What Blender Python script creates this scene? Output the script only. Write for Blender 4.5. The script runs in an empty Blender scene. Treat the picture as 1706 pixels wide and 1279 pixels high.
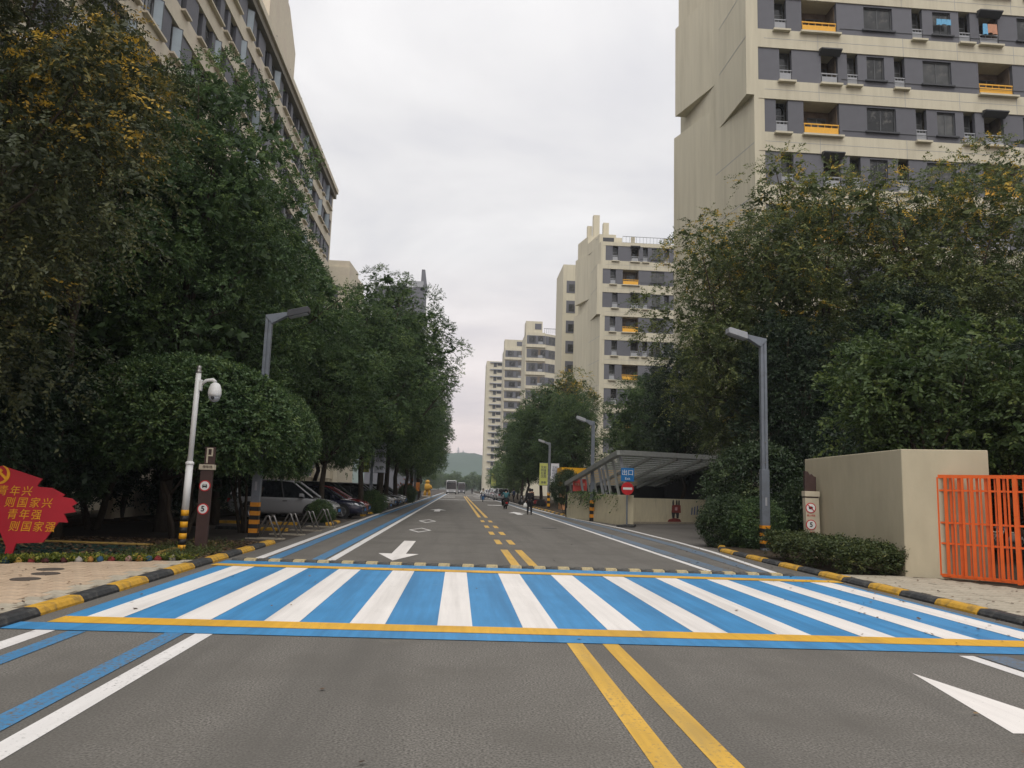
import bpy, bmesh, math, random
import numpy as np
from mathutils import Vector, Matrix

SC = bpy.context.scene
COL = SC.collection
R = math.radians

# ------------------------------------------------------------------ camera
cam_d = bpy.data.cameras.new('camera'); cam = bpy.data.objects.new('camera', cam_d); COL.objects.link(cam)
PITCH, YAW, ROLL = .1363, .0656, .0312
_d = Vector((math.sin(YAW)*math.cos(PITCH), math.cos(YAW)*math.cos(PITCH), math.sin(PITCH)))
_r = Vector((math.cos(YAW), -math.sin(YAW), 0)); _u = _r.cross(_d)
_r2 = _r*math.cos(ROLL) + _u*math.sin(ROLL); _u2 = _u*math.cos(ROLL) - _r*math.sin(ROLL)
cam.matrix_world = Matrix(((_r2.x, _u2.x, -_d.x, 0), (_r2.y, _u2.y, -_d.y, 0), (_r2.z, _u2.z, -_d.z, 1.6), (0, 0, 0, 1)))
cam_d.sensor_width = 36; cam_d.lens = 36*1281/1706; cam_d.clip_start = .1; cam_d.clip_end = 9000
SC.camera = cam

# ------------------------------------------------------------------ sky, sun, exposure
SUN_EL, SUN_AZ = R(52), R(186)          # azimuth clockwise from +Y: behind the camera
W = bpy.data.worlds.new('World'); SC.world = W; W.use_nodes = True
nt = W.node_tree; nt.nodes.clear()
def wn(t, **k):
    n = nt.nodes.new(t)
    for a, b in k.items(): setattr(n, a, b)
    return n
def wm(op, a, b, clamp=False):
    n = wn('ShaderNodeMath', operation=op, use_clamp=clamp)
    for i, v in enumerate((a, b)):
        if isinstance(v, (int, float)): n.inputs[i].default_value = v
        else: nt.links.new(v, n.inputs[i])
    return n.outputs[0]
out = wn('ShaderNodeOutputWorld')
sky = wn('ShaderNodeTexSky', sky_type='NISHITA', sun_disc=False, sun_elevation=SUN_EL, sun_rotation=SUN_AZ)
bg1 = wn('ShaderNodeBackground'); bg1.inputs[1].default_value = .1; nt.links.new(sky.outputs[0], bg1.inputs[0])
tc = wn('ShaderNodeTexCoord'); sep = wn('ShaderNodeSeparateXYZ'); nt.links.new(tc.outputs['Generated'], sep.inputs[0])
zz = wm('MAXIMUM', sep.outputs[2], 0.0)
den = wm('ADD', zz, .16)
cx = wm('DIVIDE', sep.outputs[0], den); cy = wm('DIVIDE', sep.outputs[1], den)
cmb = wn('ShaderNodeCombineXYZ'); nt.links.new(cx, cmb.inputs[0]); nt.links.new(cy, cmb.inputs[1])
nz = wn('ShaderNodeTexNoise'); nz.inputs['Scale'].default_value = 1.5; nz.inputs['Detail'].default_value = 7; nz.inputs['Roughness'].default_value = .52; nz.inputs['Distortion'].default_value = .35
nt.links.new(cmb.outputs[0], nz.inputs['Vector'])
ramp = wn('ShaderNodeValToRGB'); nt.links.new(nz.outputs[0], ramp.inputs[0])
e = ramp.color_ramp.elements
e[0].position = .33; e[0].color = (.70, .695, .725, 1)
e[1].position = .68; e[1].color = (.95, .935, .93, 1)
m_ = ramp.color_ramp.elements.new(.5); m_.color = (.82, .808, .813, 1)
hz = wn('ShaderNodeValToRGB'); nt.links.new(zz, hz.inputs[0])     # rosy light low over the horizon
h = hz.color_ramp.elements
h[0].position = 0; h[0].color = (1.22, .97, .91, 1); h[1].position = .30; h[1].color = (1, 1, 1, 1)
k_ = hz.color_ramp.elements.new(.10); k_.color = (1.10, 1.00, .975, 1)
mul = wn('ShaderNodeMix', data_type='RGBA', blend_type='MULTIPLY'); mul.inputs[0].default_value = 1
nt.links.new(ramp.outputs[0], mul.inputs[6]); nt.links.new(hz.outputs[0], mul.inputs[7])
st = wm('ADD', wm('MULTIPLY', wm('POWER', zz, 3.0), .70), .90)
bg2 = wn('ShaderNodeBackground'); nt.links.new(mul.outputs[2], bg2.inputs[0]); nt.links.new(st, bg2.inputs[1])
mx = wn('ShaderNodeMixShader'); mx.inputs[0].default_value = .95
nt.links.new(bg1.outputs[0], mx.inputs[1]); nt.links.new(bg2.outputs[0], mx.inputs[2]); nt.links.new(mx.outputs[0], out.inputs[0])

sun_d = bpy.data.lights.new('sun', 'SUN'); sun_d.energy = 1.5; sun_d.angle = R(45); sun_d.color = (1, .95, .88)
sun = bpy.data.objects.new('sun', sun_d); COL.objects.link(sun)
sv = Vector((math.sin(SUN_AZ)*math.cos(SUN_EL), math.cos(SUN_AZ)*math.cos(SUN_EL), math.sin(SUN_EL)))
sun.rotation_euler = sv.to_track_quat('Z', 'Y').to_euler(); sun.location = (0, 0, 80)
vs = SC.view_settings; SC.display_settings.display_device = 'sRGB'
vs.view_transform = 'Standard'; vs.look = 'None'; vs.gamma = 1; vs.use_curve_mapping = False; vs.exposure = .20
SC.cycles.use_denoising = True
SC.cycles.max_bounces = 6; SC.cycles.diffuse_bounces = 3; SC.cycles.glossy_bounces = 2; SC.cycles.transmission_bounces = 2; SC.cycles.volume_bounces = 0
SC.cycles.caustics_reflective = False; SC.cycles.caustics_refractive = False

# ------------------------------------------------------------------ materials
MATS = {}
def mat(name, col, rough=.7, var=.12, scale=8., bump=0., bscale=None, spec=.35, metal=0., dirt=None, dirt_scale=1.5, dirt_lo=.5, dirt_hi=.75, stretch=None, tintrand=0., coord='Object', coat=0.):
    """plain procedural surface: colour with two scales of noise, optional stains of another colour, optional relief"""
    if name in MATS: return MATS[name]
    m = bpy.data.materials.new(name); m.use_nodes = True; t = m.node_tree; N = t.nodes; L = t.links
    b = N['Principled BSDF']; b.inputs['Roughness'].default_value = rough; b.inputs['Specular IOR Level'].default_value = spec; b.inputs['Metallic'].default_value = metal
    if coat: b.inputs['Coat Weight'].default_value = coat
    tc = N.new('ShaderNodeTexCoord'); src = tc.outputs[coord]
    if stretch:
        mp = N.new('ShaderNodeMapping'); mp.inputs['Scale'].default_value = stretch; L.new(src, mp.inputs[0]); src = mp.outputs[0]
    n1 = N.new('ShaderNodeTexNoise'); n1.inputs['Scale'].default_value = scale; n1.inputs['Detail'].default_value = 6; L.new(src, n1.inputs['Vector'])
    r = N.new('ShaderNodeMapRange'); r.inputs[1].default_value = .25; r.inputs[2].default_value = .75; r.inputs[3].default_value = 1-var; r.inputs[4].default_value = 1+var; L.new(n1.outputs[0], r.inputs[0])
    mu = N.new('ShaderNodeMix'); mu.data_type = 'RGBA'; mu.blend_type = 'MULTIPLY'; mu.inputs[0].default_value = 1; mu.inputs[6].default_value = (*col, 1); L.new(r.outputs[0], mu.inputs[7])
    c = mu.outputs[2]
    if tintrand:
        oi = N.new('ShaderNodeObjectInfo'); r3 = N.new('ShaderNodeMapRange'); r3.inputs[3].default_value = 1-tintrand; r3.inputs[4].default_value = 1+tintrand; L.new(oi.outputs['Random'], r3.inputs[0])
        m3 = N.new('ShaderNodeMix'); m3.data_type = 'RGBA'; m3.blend_type = 'MULTIPLY'; m3.inputs[0].default_value = 1; L.new(c, m3.inputs[6]); L.new(r3.outputs[0], m3.inputs[7]); c = m3.outputs[2]
    if dirt:
        n2 = N.new('ShaderNodeTexNoise'); n2.inputs['Scale'].default_value = dirt_scale; n2.inputs['Detail'].default_value = 8; n2.inputs['Roughness'].default_value = .65; L.new(src, n2.inputs['Vector'])
        r2 = N.new('ShaderNodeMapRange'); r2.inputs[1].default_value = dirt_lo; r2.inputs[2].default_value = dirt_hi; L.new(n2.outputs[0], r2.inputs[0])
        m2 = N.new('ShaderNodeMix'); m2.data_type = 'RGBA'; L.new(r2.outputs[0], m2.inputs[0]); L.new(c, m2.inputs[6]); m2.inputs[7].default_value = (*dirt, 1); c = m2.outputs[2]
    L.new(c, b.inputs['Base Color'])
    if bump:
        n3 = N.new('ShaderNodeTexNoise'); n3.inputs['Scale'].default_value = bscale or scale*4; n3.inputs['Detail'].default_value = 4; L.new(tc.outputs[coord], n3.inputs['Vector'])
        bp = N.new('ShaderNodeBump'); bp.inputs['Strength'].default_value = bump; bp.inputs['Distance'].default_value = .01; L.new(n3.outputs[0], bp.inputs['Height']); L.new(bp.outputs[0], b.inputs['Normal'])
    MATS[name] = m; return m

def leafmat(name, c0, c1, c2, c3=None, trans=.25, rough=.5, p2=.8):
    """leaf colours spread by the face attribute 'tint' (0 dark .. 1 young or turning leaf)"""
    m = bpy.data.materials.new(name); m.use_nodes = True; t = m.node_tree; N = t.nodes; L = t.links
    b = N['Principled BSDF']; b.inputs['Roughness'].default_value = rough; b.inputs['Specular IOR Level'].default_value = .3
    a = N.new('ShaderNodeAttribute'); a.attribute_name = 'tint'
    cr = N.new('ShaderNodeValToRGB'); L.new(a.outputs['Fac'], cr.inputs[0])
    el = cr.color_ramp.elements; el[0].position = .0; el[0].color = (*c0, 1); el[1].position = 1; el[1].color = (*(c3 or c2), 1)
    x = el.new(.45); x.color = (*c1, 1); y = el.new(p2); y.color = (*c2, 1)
    L.new(cr.outputs[0], b.inputs['Base Color'])
    tr = N.new('ShaderNodeBsdfTranslucent'); L.new(cr.outputs[0], tr.inputs[0])
    mx = N.new('ShaderNodeMixShader'); mx.inputs[0].default_value = trans
    L.new(b.outputs[0], mx.inputs[1]); L.new(tr.outputs[0], mx.inputs[2]); L.new(mx.outputs[0], N['Material Output'].inputs[0])
    return m

def paint(name, col, under=(.12, .115, .105), wear=.62, wlo=.1, streak=(14., .8, 1.), var=.10, rough=.6):
    """road paint: streaks along the traffic and small worn patches where the asphalt shows"""
    m = bpy.data.materials.new(name); m.use_nodes = True; t = m.node_tree; N = t.nodes; L = t.links
    b = N['Principled BSDF']; b.inputs['Roughness'].default_value = rough; b.inputs['Specular IOR Level'].default_value = .25
    tc = N.new('ShaderNodeTexCoord'); mp = N.new('ShaderNodeMapping'); mp.inputs['Scale'].default_value = streak; L.new(tc.outputs['Object'], mp.inputs[0])
    n1 = N.new('ShaderNodeTexNoise'); n1.inputs['Scale'].default_value = 1; n1.inputs['Detail'].default_value = 5; L.new(mp.outputs[0], n1.inputs['Vector'])
    n0 = N.new('ShaderNodeTexNoise'); n0.inputs['Scale'].default_value = .9; n0.inputs['Detail'].default_value = 4; L.new(tc.outputs['Object'], n0.inputs['Vector'])
    ad = N.new('ShaderNodeMath'); ad.operation = 'ADD'; L.new(n1.outputs[0], ad.inputs[0]); L.new(n0.outputs[0], ad.inputs[1])
    r = N.new('ShaderNodeMapRange'); r.inputs[1].default_value = .65; r.inputs[2].default_value = 1.35; r.inputs[3].default_value = 1-var; r.inputs[4].default_value = 1+var; L.new(ad.outputs[0], r.inputs[0])
    mu = N.new('ShaderNodeMix'); mu.data_type = 'RGBA'; mu.blend_type = 'MULTIPLY'; mu.inputs[0].default_value = 1; mu.inputs[6].default_value = (*col, 1); L.new(r.outputs[0], mu.inputs[7])
    n2 = N.new('ShaderNodeTexNoise'); n2.inputs['Scale'].default_value = 26; n2.inputs['Detail'].default_value = 8; n2.inputs['Roughness'].default_value = .7; L.new(tc.outputs['Object'], n2.inputs['Vector'])
    a2 = N.new('ShaderNodeMath'); a2.operation = 'MULTIPLY_ADD'; L.new(n0.outputs[0], a2.inputs[0]); a2.inputs[1].default_value = .35; L.new(n2.outputs[0], a2.inputs[2])
    r2 = N.new('ShaderNodeMapRange'); r2.inputs[1].default_value = wear+.13; r2.inputs[2].default_value = wear+.13+wlo; L.new(a2.outputs[0], r2.inputs[0])
    m2 = N.new('ShaderNodeMix'); m2.data_type = 'RGBA'; L.new(r2.outputs[0], m2.inputs[0]); L.new(mu.outputs[2], m2.inputs[6]); m2.inputs[7].default_value = (*under, 1)
    L.new(m2.outputs[2], b.inputs['Base Color'])
    bp = N.new('ShaderNodeBump'); bp.inputs['Strength'].default_value = .25; bp.inputs['Distance'].default_value = .004
    n4 = N.new('ShaderNodeTexNoise'); n4.inputs['Scale'].default_value = 140; L.new(tc.outputs['Object'], n4.inputs['Vector']); L.new(n4.outputs[0], bp.inputs['Height']); L.new(bp.outputs[0], b.inputs['Normal'])
    return m

def add_tracks(m, scale, lo, hi, dark, amount, patches=None):
    """darker polished wheel paths running along the road (and repaired patches)"""
    t = m.node_tree; N = t.nodes; L = t.links; b = N['Principled BSDF']; src = b.inputs['Base Color'].links[0].from_socket
    tc = N.new('ShaderNodeTexCoord'); mp = N.new('ShaderNodeMapping'); mp.inputs['Scale'].default_value = scale; L.new(tc.outputs['Object'], mp.inputs[0])
    n = N.new('ShaderNodeTexNoise'); n.inputs['Scale'].default_value = 1; n.inputs['Detail'].default_value = 4; n.inputs['Roughness'].default_value = .6; L.new(mp.outputs[0], n.inputs['Vector'])
    r = N.new('ShaderNodeMapRange'); r.inputs[1].default_value = lo; r.inputs[2].default_value = hi; r.inputs[4].default_value = amount; L.new(n.outputs[0], r.inputs[0])
    mx = N.new('ShaderNodeMix'); mx.data_type = 'RGBA'; L.new(r.outputs[0], mx.inputs[0]); L.new(src, mx.inputs[6]); mx.inputs[7].default_value = (*dark, 1); o = mx.outputs[2]
    if patches:
        v = N.new('ShaderNodeTexNoise'); v.inputs['Scale'].default_value = patches[0]; v.inputs['Detail'].default_value = 9; v.inputs['Roughness'].default_value = .75; L.new(tc.outputs['Object'], v.inputs['Vector'])
        r2 = N.new('ShaderNodeMapRange'); r2.inputs[1].default_value = .60; r2.inputs[2].default_value = .68; r2.inputs[4].default_value = patches[1]; L.new(v.outputs[0], r2.inputs[0])
        m2 = N.new('ShaderNodeMix'); m2.data_type = 'RGBA'; L.new(r2.outputs[0], m2.inputs[0]); L.new(o, m2.inputs[6]); m2.inputs[7].default_value = (*patches[2], 1); o = m2.outputs[2]
    L.new(o, b.inputs['Base Color'])
M_ASPH = mat('asphalt', (.144, .135, .121), .92, .75, 58, .3, 160, .15, dirt=(.112, .104, .092), dirt_scale=.55, dirt_lo=.45, dirt_hi=.72)
M_ASPH2 = mat('driveway_asphalt', (.115, .106, .095), .9, .2, 60, .4, 150, .2, dirt=(.075, .07, .062), dirt_scale=.5)
M_EARTH = mat('earth', (.045, .036, .026), 1, .4, 9, .6, 40, .1, dirt=(.09, .06, .036), dirt_scale=6, dirt_lo=.55, dirt_hi=.65)
M_GROUND = mat('ground', (.07, .07, .055), 1, .3, .3, 0, None, .1)
M_BLUE = paint('blue_paint', (.048, .215, .43), wear=.66, wlo=.12, var=.17)
M_BLUE2 = paint('blue_lane_paint', (.055, .19, .36), wear=.53, wlo=.16, var=.18)
M_BLUE3 = paint('faded_blue_paint', (.10, .18, .28), wear=.40, wlo=.25, var=.18)
M_WHITE = paint('white_paint', (.70, .665, .63), wear=.70, wlo=.12, var=.07)
M_WHITEF = paint('white_line_paint', (.64, .62, .60), wear=.62, wlo=.14, var=.10)
M_YEL = paint('yellow_paint', (.60, .335, .035), wear=.66, wlo=.14, var=.16)
M_YEL2 = paint('yellow_line_paint', (.56, .335, .055), wear=.60, wlo=.16, var=.2)
add_tracks(M_ASPH, (.9,.045,1), .46, .66, (.098,.092,.083), .65, (.8,.5,(.185,.172,.15)))
add_tracks(M_BLUE, (3.2,.13,1), .48, .66, (.036,.150,.30), .7, (2.4,.32,(.14,.27,.42)))
add_tracks(M_WHITE, (3.2,.13,1), .48, .68, (.46,.43,.40), .5, (2.4,.35,(.50,.475,.44)))
add_tracks(M_WHITEF, (2.2,.16,1), .52, .70, (.40,.38,.35), .6)
add_tracks(M_YEL, (1.5,.5,1), .52, .68, (.36,.22,.05), .7)
add_tracks(M_YEL2, (2.5,.3,1), .50, .68, (.34,.24,.09), .7)
M_KY = mat('kerb_yellow', (.52, .29, .03), .65, .2, 14, .3, 60, .3, dirt=(.15, .105, .045), dirt_scale=7, dirt_lo=.50, dirt_hi=.70)
M_KB = mat('kerb_black', (.030, .031, .032), .6, .3, 14, .3, 60, .3, dirt=(.12, .115, .10), dirt_scale=7, dirt_lo=.52, dirt_hi=.80)
M_PAVL = mat('paver_pink', (.42, .315, .22), .9, .2, 20, .3, 90, .2, dirt=(.30, .25, .19), dirt_scale=2.5, tintrand=.09)
M_PAVG = mat('paver_grey', (.36, .32, .25), .9, .2, 20, .3, 90, .2, dirt=(.27, .24, .19), dirt_scale=3, tintrand=.08)
M_PAVB = mat('sidewalk_mortar', (.20, .165, .125), 1, .25, 20, .3, 60, .1)
M_CREAM = mat('cream_wall', (.56, .52, .405), .85, .05, 2.5, .15, 30, .2, dirt=(.43, .395, .30), dirt_scale=1.1, dirt_lo=.48, dirt_hi=.85, stretch=(1.3,1.3,.10))
M_CREAML = mat('cream_wall_warm', (.60, .545, .43), .85, .06, 2.5, .15, 30, .2, dirt=(.55, .47, .39), dirt_scale=.4, dirt_lo=.5, dirt_hi=.8)
M_GREY = mat('grey_panel', (.125, .127, .144), .7, .06, 2, 0, None, .3, tintrand=.08)
M_GREYD = mat('dark_grey_metal', (.05, .052, .058), .5, .1, 5)
M_FRAME = mat('window_frame', (.10, .105, .11), .45, .08, 6)
M_GLASS = mat('window_glass', (.045, .046, .045), .07, .5, 1.6, 0, None, .5, tintrand=.75, dirt=(.11,.105,.095), dirt_scale=.8, dirt_lo=.52, dirt_hi=.6)  # random tint and paler blotches stand for reflections and curtains
M_GLASSB = mat('sash_glass', (.30, .36, .40), .08, .1, 2, 0, None, .8)  # pale blue base colour stands for sky reflected in the open sashes
M_ROOM = mat('loggia_interior', (.15, .115, .085), .8, .4, 3)
M_YBALC = mat('balcony_yellow', (.72, .38, .045), .55, .08, 6)
M_LGREY = mat('light_grey_panel', (.30, .31, .33), .6, .08, 6)
M_WHT = mat('white_metal', (.66, .66, .65), .4, .05, 6, dirt=(.5, .48, .45), dirt_scale=5, dirt_lo=.6, dirt_hi=.8)
M_POLE = mat('grey_lamp_metal', (.165, .185, .215), .42, .1, 5, 0, None, .4, .2, dirt=(.12, .13, .145), dirt_scale=3)
M_BLACK = mat('black_band', (.012, .012, .013), .5, .2, 8)
M_ORB = mat('orange_band', (.62, .24, .015), .5, .15, 12)
M_YOB = mat('yellow_band', (.62, .30, .012), .5, .15, 12)
M_RED = mat('red_board', (.40, .012, .025), .45, .10, 2.5, 0, None, .35)
M_GOLD = mat('gold_letter', (.72, .33, .015), .5, .1, 5)
M_SIGNBR = mat('brown_sign', (.055, .030, .026), .55, .2, 6)
M_SIGNCR = mat('cream_sign', (.50, .44, .33), .6, .1, 6)
M_SIGNW = mat('sign_white', (.72, .72, .70), .45, .05, 6)
M_SIGNR = mat('sign_red', (.50, .02, .025), .45, .1, 6)
M_SIGNB = mat('sign_blue', (.015, .16, .42), .45, .1, 6)
M_INK = mat('sign_ink', (.02, .02, .022), .5, .1, 6)
M_ORANGE = mat('orange_fence_paint', (.70, .115, .014), .45, .12, 4, .1, 40, .4, dirt=(.45, .07, .015), dirt_scale=3, dirt_lo=.6, dirt_hi=.8)
M_BLOCK = mat('block_render', (.44, .39, .28), .9, .05, 3, .35, 120, .15, dirt=(.33, .29, .205), dirt_scale=1.0, dirt_lo=.46, dirt_hi=1.0, stretch=(1.2,1.2,.5))
M_BARK = mat('bark', (.050, .040, .030), .95, .35, 12, .8, 30, .1, stretch=(1, 1, .3))
M_BARKL = mat('pale_bark', (.11, .095, .075), .95, .3, 12, .6, 30, .1)
M_STEEL = mat('stainless_tube', (.25, .24, .23), .36, .1, 6, 0, None, .5, .8)
M_WALL = mat('ramp_wall', (.58, .52, .365), .9, .08, 3, .3, 60, .2, dirt=(.36, .31, .22), dirt_scale=1.1, dirt_lo=.54, dirt_hi=.85, stretch=(3, 3, .7))
M_TUBE = mat('canopy_steel', (.26, .27, .255), .5, .15, 5, 0, None, .4, .1)
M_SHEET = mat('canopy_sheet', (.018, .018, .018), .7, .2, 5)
M_YWALL = mat('yellow_fascia', (.70, .36, .015), .6, .08, 3)
M_TURF = mat('green_mat', (.022, .050, .040), .95, .4, 30, .5, 120, .1, dirt=(.035, .065, .05), dirt_scale=2)
M_LOG = mat('edging_log', (.26, .17, .045), .85, .3, 10)
M_TYRE = mat('tyre', (.012, .012, .012), .8, .2, 10)
M_RIM = mat('rim', (.35, .35, .36), .3, .1, 8, 0, None, .5, .7)
M_CARGL = mat('car_glass', (.012, .014, .016), .05, .1, 2, 0, None, .6)
M_HEADL = mat('headlight', (.65, .66, .68), .1, .05, 8, 0, None, .6)
M_TAIL = mat('tail_lamp', (.30, .01, .01), .2, .1, 8)
M_TRIM = mat('black_trim', (.018, .018, .018), .5, .2, 8)
def carpaint(n, c): return mat('car_paint_'+n, c, .25, .04, 1.2, 0, None, .5, .0, coat=.6)
M_SKIN = mat('skin', (.32, .20, .14), .6, .1, 10)
M_HAIR = mat('hair', (.012, .011, .011), .6, .2, 20)
M_CLOB = mat('black_cloth', (.012, .012, .014), .9, .2, 20)
M_TEAL = mat('teal_cloth', (.035, .11, .125), .9, .2, 15)
M_NAVY = mat('navy_cloth', (.02, .035, .09), .9, .2, 15)
M_CWHITE = mat('white_cloth', (.6, .6, .58), .9, .1, 15)
M_BROWNC = mat('brown_cloth', (.20, .09, .05), .9, .2, 15)
M_HILL = mat('hill_forest', (.035, .060, .035), 1, .5, .012, 0, None, .05)

# ------------------------------------------------------------------ mesh helpers
class MB:
    def __init__(s): s.v = []; s.f = []; s.m = []
    def add(s, vs, fs, mi=0):
        o = len(s.v); s.v += [tuple(p) for p in vs]; s.f += [tuple(i+o for i in f) for f in fs]; s.m += [mi]*len(fs); return s
    def box(s, x0, x1, y0, y1, z0, z1, mi=0):
        return s.add([(x0,y0,z0),(x1,y0,z0),(x1,y1,z0),(x0,y1,z0),(x0,y0,z1),(x1,y0,z1),(x1,y1,z1),(x0,y1,z1)],
                     [(0,3,2,1),(4,5,6,7),(0,1,5,4),(1,2,6,5),(2,3,7,6),(3,0,4,7)], mi)
    def prism(s, poly, z0, z1, mi=0):
        n = len(poly); a = sum(poly[i][0]*poly[(i+1)%n][1]-poly[(i+1)%n][0]*poly[i][1] for i in range(n))
        if a < 0: poly = poly[::-1]
        return s.add([(x,y,z0) for x,y in poly]+[(x,y,z1) for x,y in poly],
              [tuple(range(n-1,-1,-1)), tuple(range(n,2*n))]+[(i,(i+1)%n,n+(i+1)%n,n+i) for i in range(n)], mi)
    def slab(s, poly, y0, y1, mi=0):
        """polygon in the XZ plane with thickness along Y (front at y0)"""
        n = len(poly); a = sum(poly[i][0]*poly[(i+1)%n][1]-poly[(i+1)%n][0]*poly[i][1] for i in range(n))
        if a < 0: poly = poly[::-1]
        return s.add([(x,y0,z) for x,z in poly]+[(x,y1,z) for x,z in poly],
              [tuple(range(n)), tuple(range(2*n-1,n-1,-1))]+[(i,n+i,n+(i+1)%n,(i+1)%n) for i in range(n)], mi)
    def tube(s, pts, rad, n=8, mi=0, cap=True):
        pts = [Vector(p) for p in pts]; rs = rad if isinstance(rad, (list, tuple)) else [rad]*len(pts)
        o = len(s.v); up = Vector((0,0,1)); prev = None
        for i, p in enumerate(pts):
            d = (pts[min(i+1,len(pts)-1)]-pts[max(i-1,0)]).normalized()
            if prev is None:
                a = d.cross(up if abs(d.z) < .9 else Vector((1,0,0))).normalized()
            else:
                a = (prev-d*prev.dot(d)).normalized()
            prev = a; b = d.cross(a)
            for k in range(n):
                t = 2*math.pi*k/n; s.v.append(tuple(p+(a*math.cos(t)+b*math.sin(t))*rs[i]))
        for i in range(len(pts)-1):
            for k in range(n):
                s.f.append((o+i*n+k, o+i*n+(k+1)%n, o+(i+1)*n+(k+1)%n, o+(i+1)*n+k)); s.m.append(mi)
        if cap:
            s.f.append(tuple(o+k for k in range(n-1,-1,-1))); s.m.append(mi)
            e = o+(len(pts)-1)*n; s.f.append(tuple(e+k for k in range(n))); s.m.append(mi)
        return s
    def lathe(s, prof, c=(0,0,0), n=16, mi=0, axis='z'):
        o = len(s.v)
        for r, h in prof:
            for k in range(n):
                t = 2*math.pi*k/n; x, y = r*math.cos(t), r*math.sin(t)
                p = (x,y,h) if axis=='z' else ((h,x,y) if axis=='x' else (y,h,x))
                s.v.append((p[0]+c[0],p[1]+c[1],p[2]+c[2]))
        for i in range(len(prof)-1):
            for k in range(n):
                s.f.append((o+i*n+k,o+i*n+(k+1)%n,o+(i+1)*n+(k+1)%n,o+(i+1)*n+k)); s.m.append(mi)
        s.f.append(tuple(o+k for k in range(n-1,-1,-1))); s.m.append(mi)
        e = o+(len(prof)-1)*n; s.f.append(tuple(e+k for k in range(n))); s.m.append(mi)
        return s
    def mesh(s, name, mats, smooth=False, bevel=0):
        me = bpy.data.meshes.new(name); me.from_pydata(s.v, [], s.f)
        for x in (mats if isinstance(mats, (list, tuple)) else [mats]): me.materials.append(x)
        if len(me.materials) > 1: me.polygons.foreach_set('material_index', s.m)
        if bevel:
            bm = bmesh.new(); bm.from_mesh(me); bmesh.ops.bevel(bm, geom=bm.edges[:], offset=bevel, segments=2, affect='EDGES', profile=.5, clamp_overlap=True); bm.to_mesh(me); bm.free()
        if smooth: me.polygons.foreach_set('use_smooth', [True]*len(me.polygons))
        me.update(); return me
    def obj(s, name, mats, parent=None, loc=(0,0,0), rz=0, smooth=False, bevel=0):
        return put(name, s.mesh(name, mats, smooth, bevel), parent, loc, rz)

def put(name, me, parent=None, loc=(0,0,0), rz=0):
    o = bpy.data.objects.new(name, me); COL.objects.link(o); o.location = loc
    if rz: o.rotation_euler = (0,0,rz)
    if parent: o.parent = parent
    return o
def tag(o, label=None, cat=None, group=None, kind=None):
    if label: o['label'] = label
    if cat: o['category'] = cat
    if group: o['group'] = group
    if kind: o['kind'] = kind
    return o
def thing(name, label, cat, loc=(0,0,0), rz=0, group=None):
    o = bpy.data.objects.new(name, None); COL.objects.link(o); o.location = loc; o.rotation_euler = (0,0,rz); o.empty_display_size = .2
    return tag(o, label, cat, group)
KIDS = {}
def kids(o):
    return [c for c in bpy.data.objects if c.parent == o]
def copy_tree(o, parent=None):
    c = o.copy(); COL.objects.link(c); c.parent = parent
    for ch in kids(o): copy_tree(ch, c)
    return c
def text(name, s, size, m, parent, loc, rot=(R(90),0,0), extrude=.004, align='CENTER', sx=1.0, shear=0, bold=0):
    if ord(s[0]) > 255: bold = 0
    c = bpy.data.curves.new('lettering', 'FONT'); c.body = s; c.size = size; c.extrude = extrude; c.align_x = align; c.align_y = 'CENTER'; c.shear = shear; c.offset = bold; c.resolution_u = 3
    t = bpy.data.objects.new('lettering', c); COL.objects.link(t)
    dg = bpy.context.evaluated_depsgraph_get(); me = bpy.data.meshes.new_from_object(t.evaluated_get(dg)); bpy.data.objects.remove(t)
    me.materials.clear(); me.materials.append(m)
    o = put(name, me, parent, loc); o.rotation_euler = rot; o.scale = (sx,1,1)
    return o
# ================================================================== SETTING
rng = random.Random(7)
def sheet(name, poly, z, m, parent=None, kind='structure', dens=None):
    mb = MB(); mb.add([(x,y,z) for x,y in poly], [tuple(range(len(poly)))])
    o = mb.obj(name, m, parent)
    if kind: o['kind'] = kind
    return o
def quad(x0, x1, y0, y1): return [(x0,y0),(x1,y0),(x1,y1),(x0,y1)]

sheet('ground', quad(-4000,4000,-400,7000), -.12, M_GROUND)
road = sheet('road', [(-4.72,-8),(7.62,-8),(7.62,47),(6.95,48),(6.95,520),(-4.72,520)], 0.0, M_ASPH)
sheet('driveway', [(7.62,21),(40,21),(40,60),(7.62,60)], -.004, M_ASPH2)
sheet('parking_lot', quad(-60,-4.72,20.9,520), -.004, mat('lot_paving', (.082,.070,.060), .95, .25, 30, .4, 60, .1, dirt=(.05,.045,.04), dirt_scale=.8))

def mark(name, poly, m, z=.004):
    mb = MB(); n = len(poly); a = sum(poly[i][0]*poly[(i+1)%n][1]-poly[(i+1)%n][0]*poly[i][1] for i in range(n))
    if a < 0: poly = poly[::-1]
    # a sheet 3 mm thick, laid on the asphalt
    mb.add([(x,y,z) for x,y in poly], [tuple(range(n))])
    return mb.obj(name, m, road)
SL = -.0367
def band(y0, y1, x0, x1): return [(x0,y0+SL*x0),(x1,y0+SL*x1),(x1,y1+SL*x1),(x0,y1+SL*x0)]
XL, XR = -4.45, 7.38
mark('crosswalk_blue_field', band(9.24,15.03,XL,XR), M_BLUE, .004)
for k in range(12):
    x = -4.182+k*1.0017; j = rng.uniform(-.012,.012)
    mark('crosswalk_stripe', [(x+j,9.24+SL*x),(x+.409+j,9.24+SL*(x+.41)),(x+.409-j,15.03+SL*(x+.41)),(x-j,15.03+SL*x)], M_WHITE, .008)
mark('crosswalk_yellow_edge', band(8.84,9.245,-4.42,7.55), M_YEL, .012)
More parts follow.
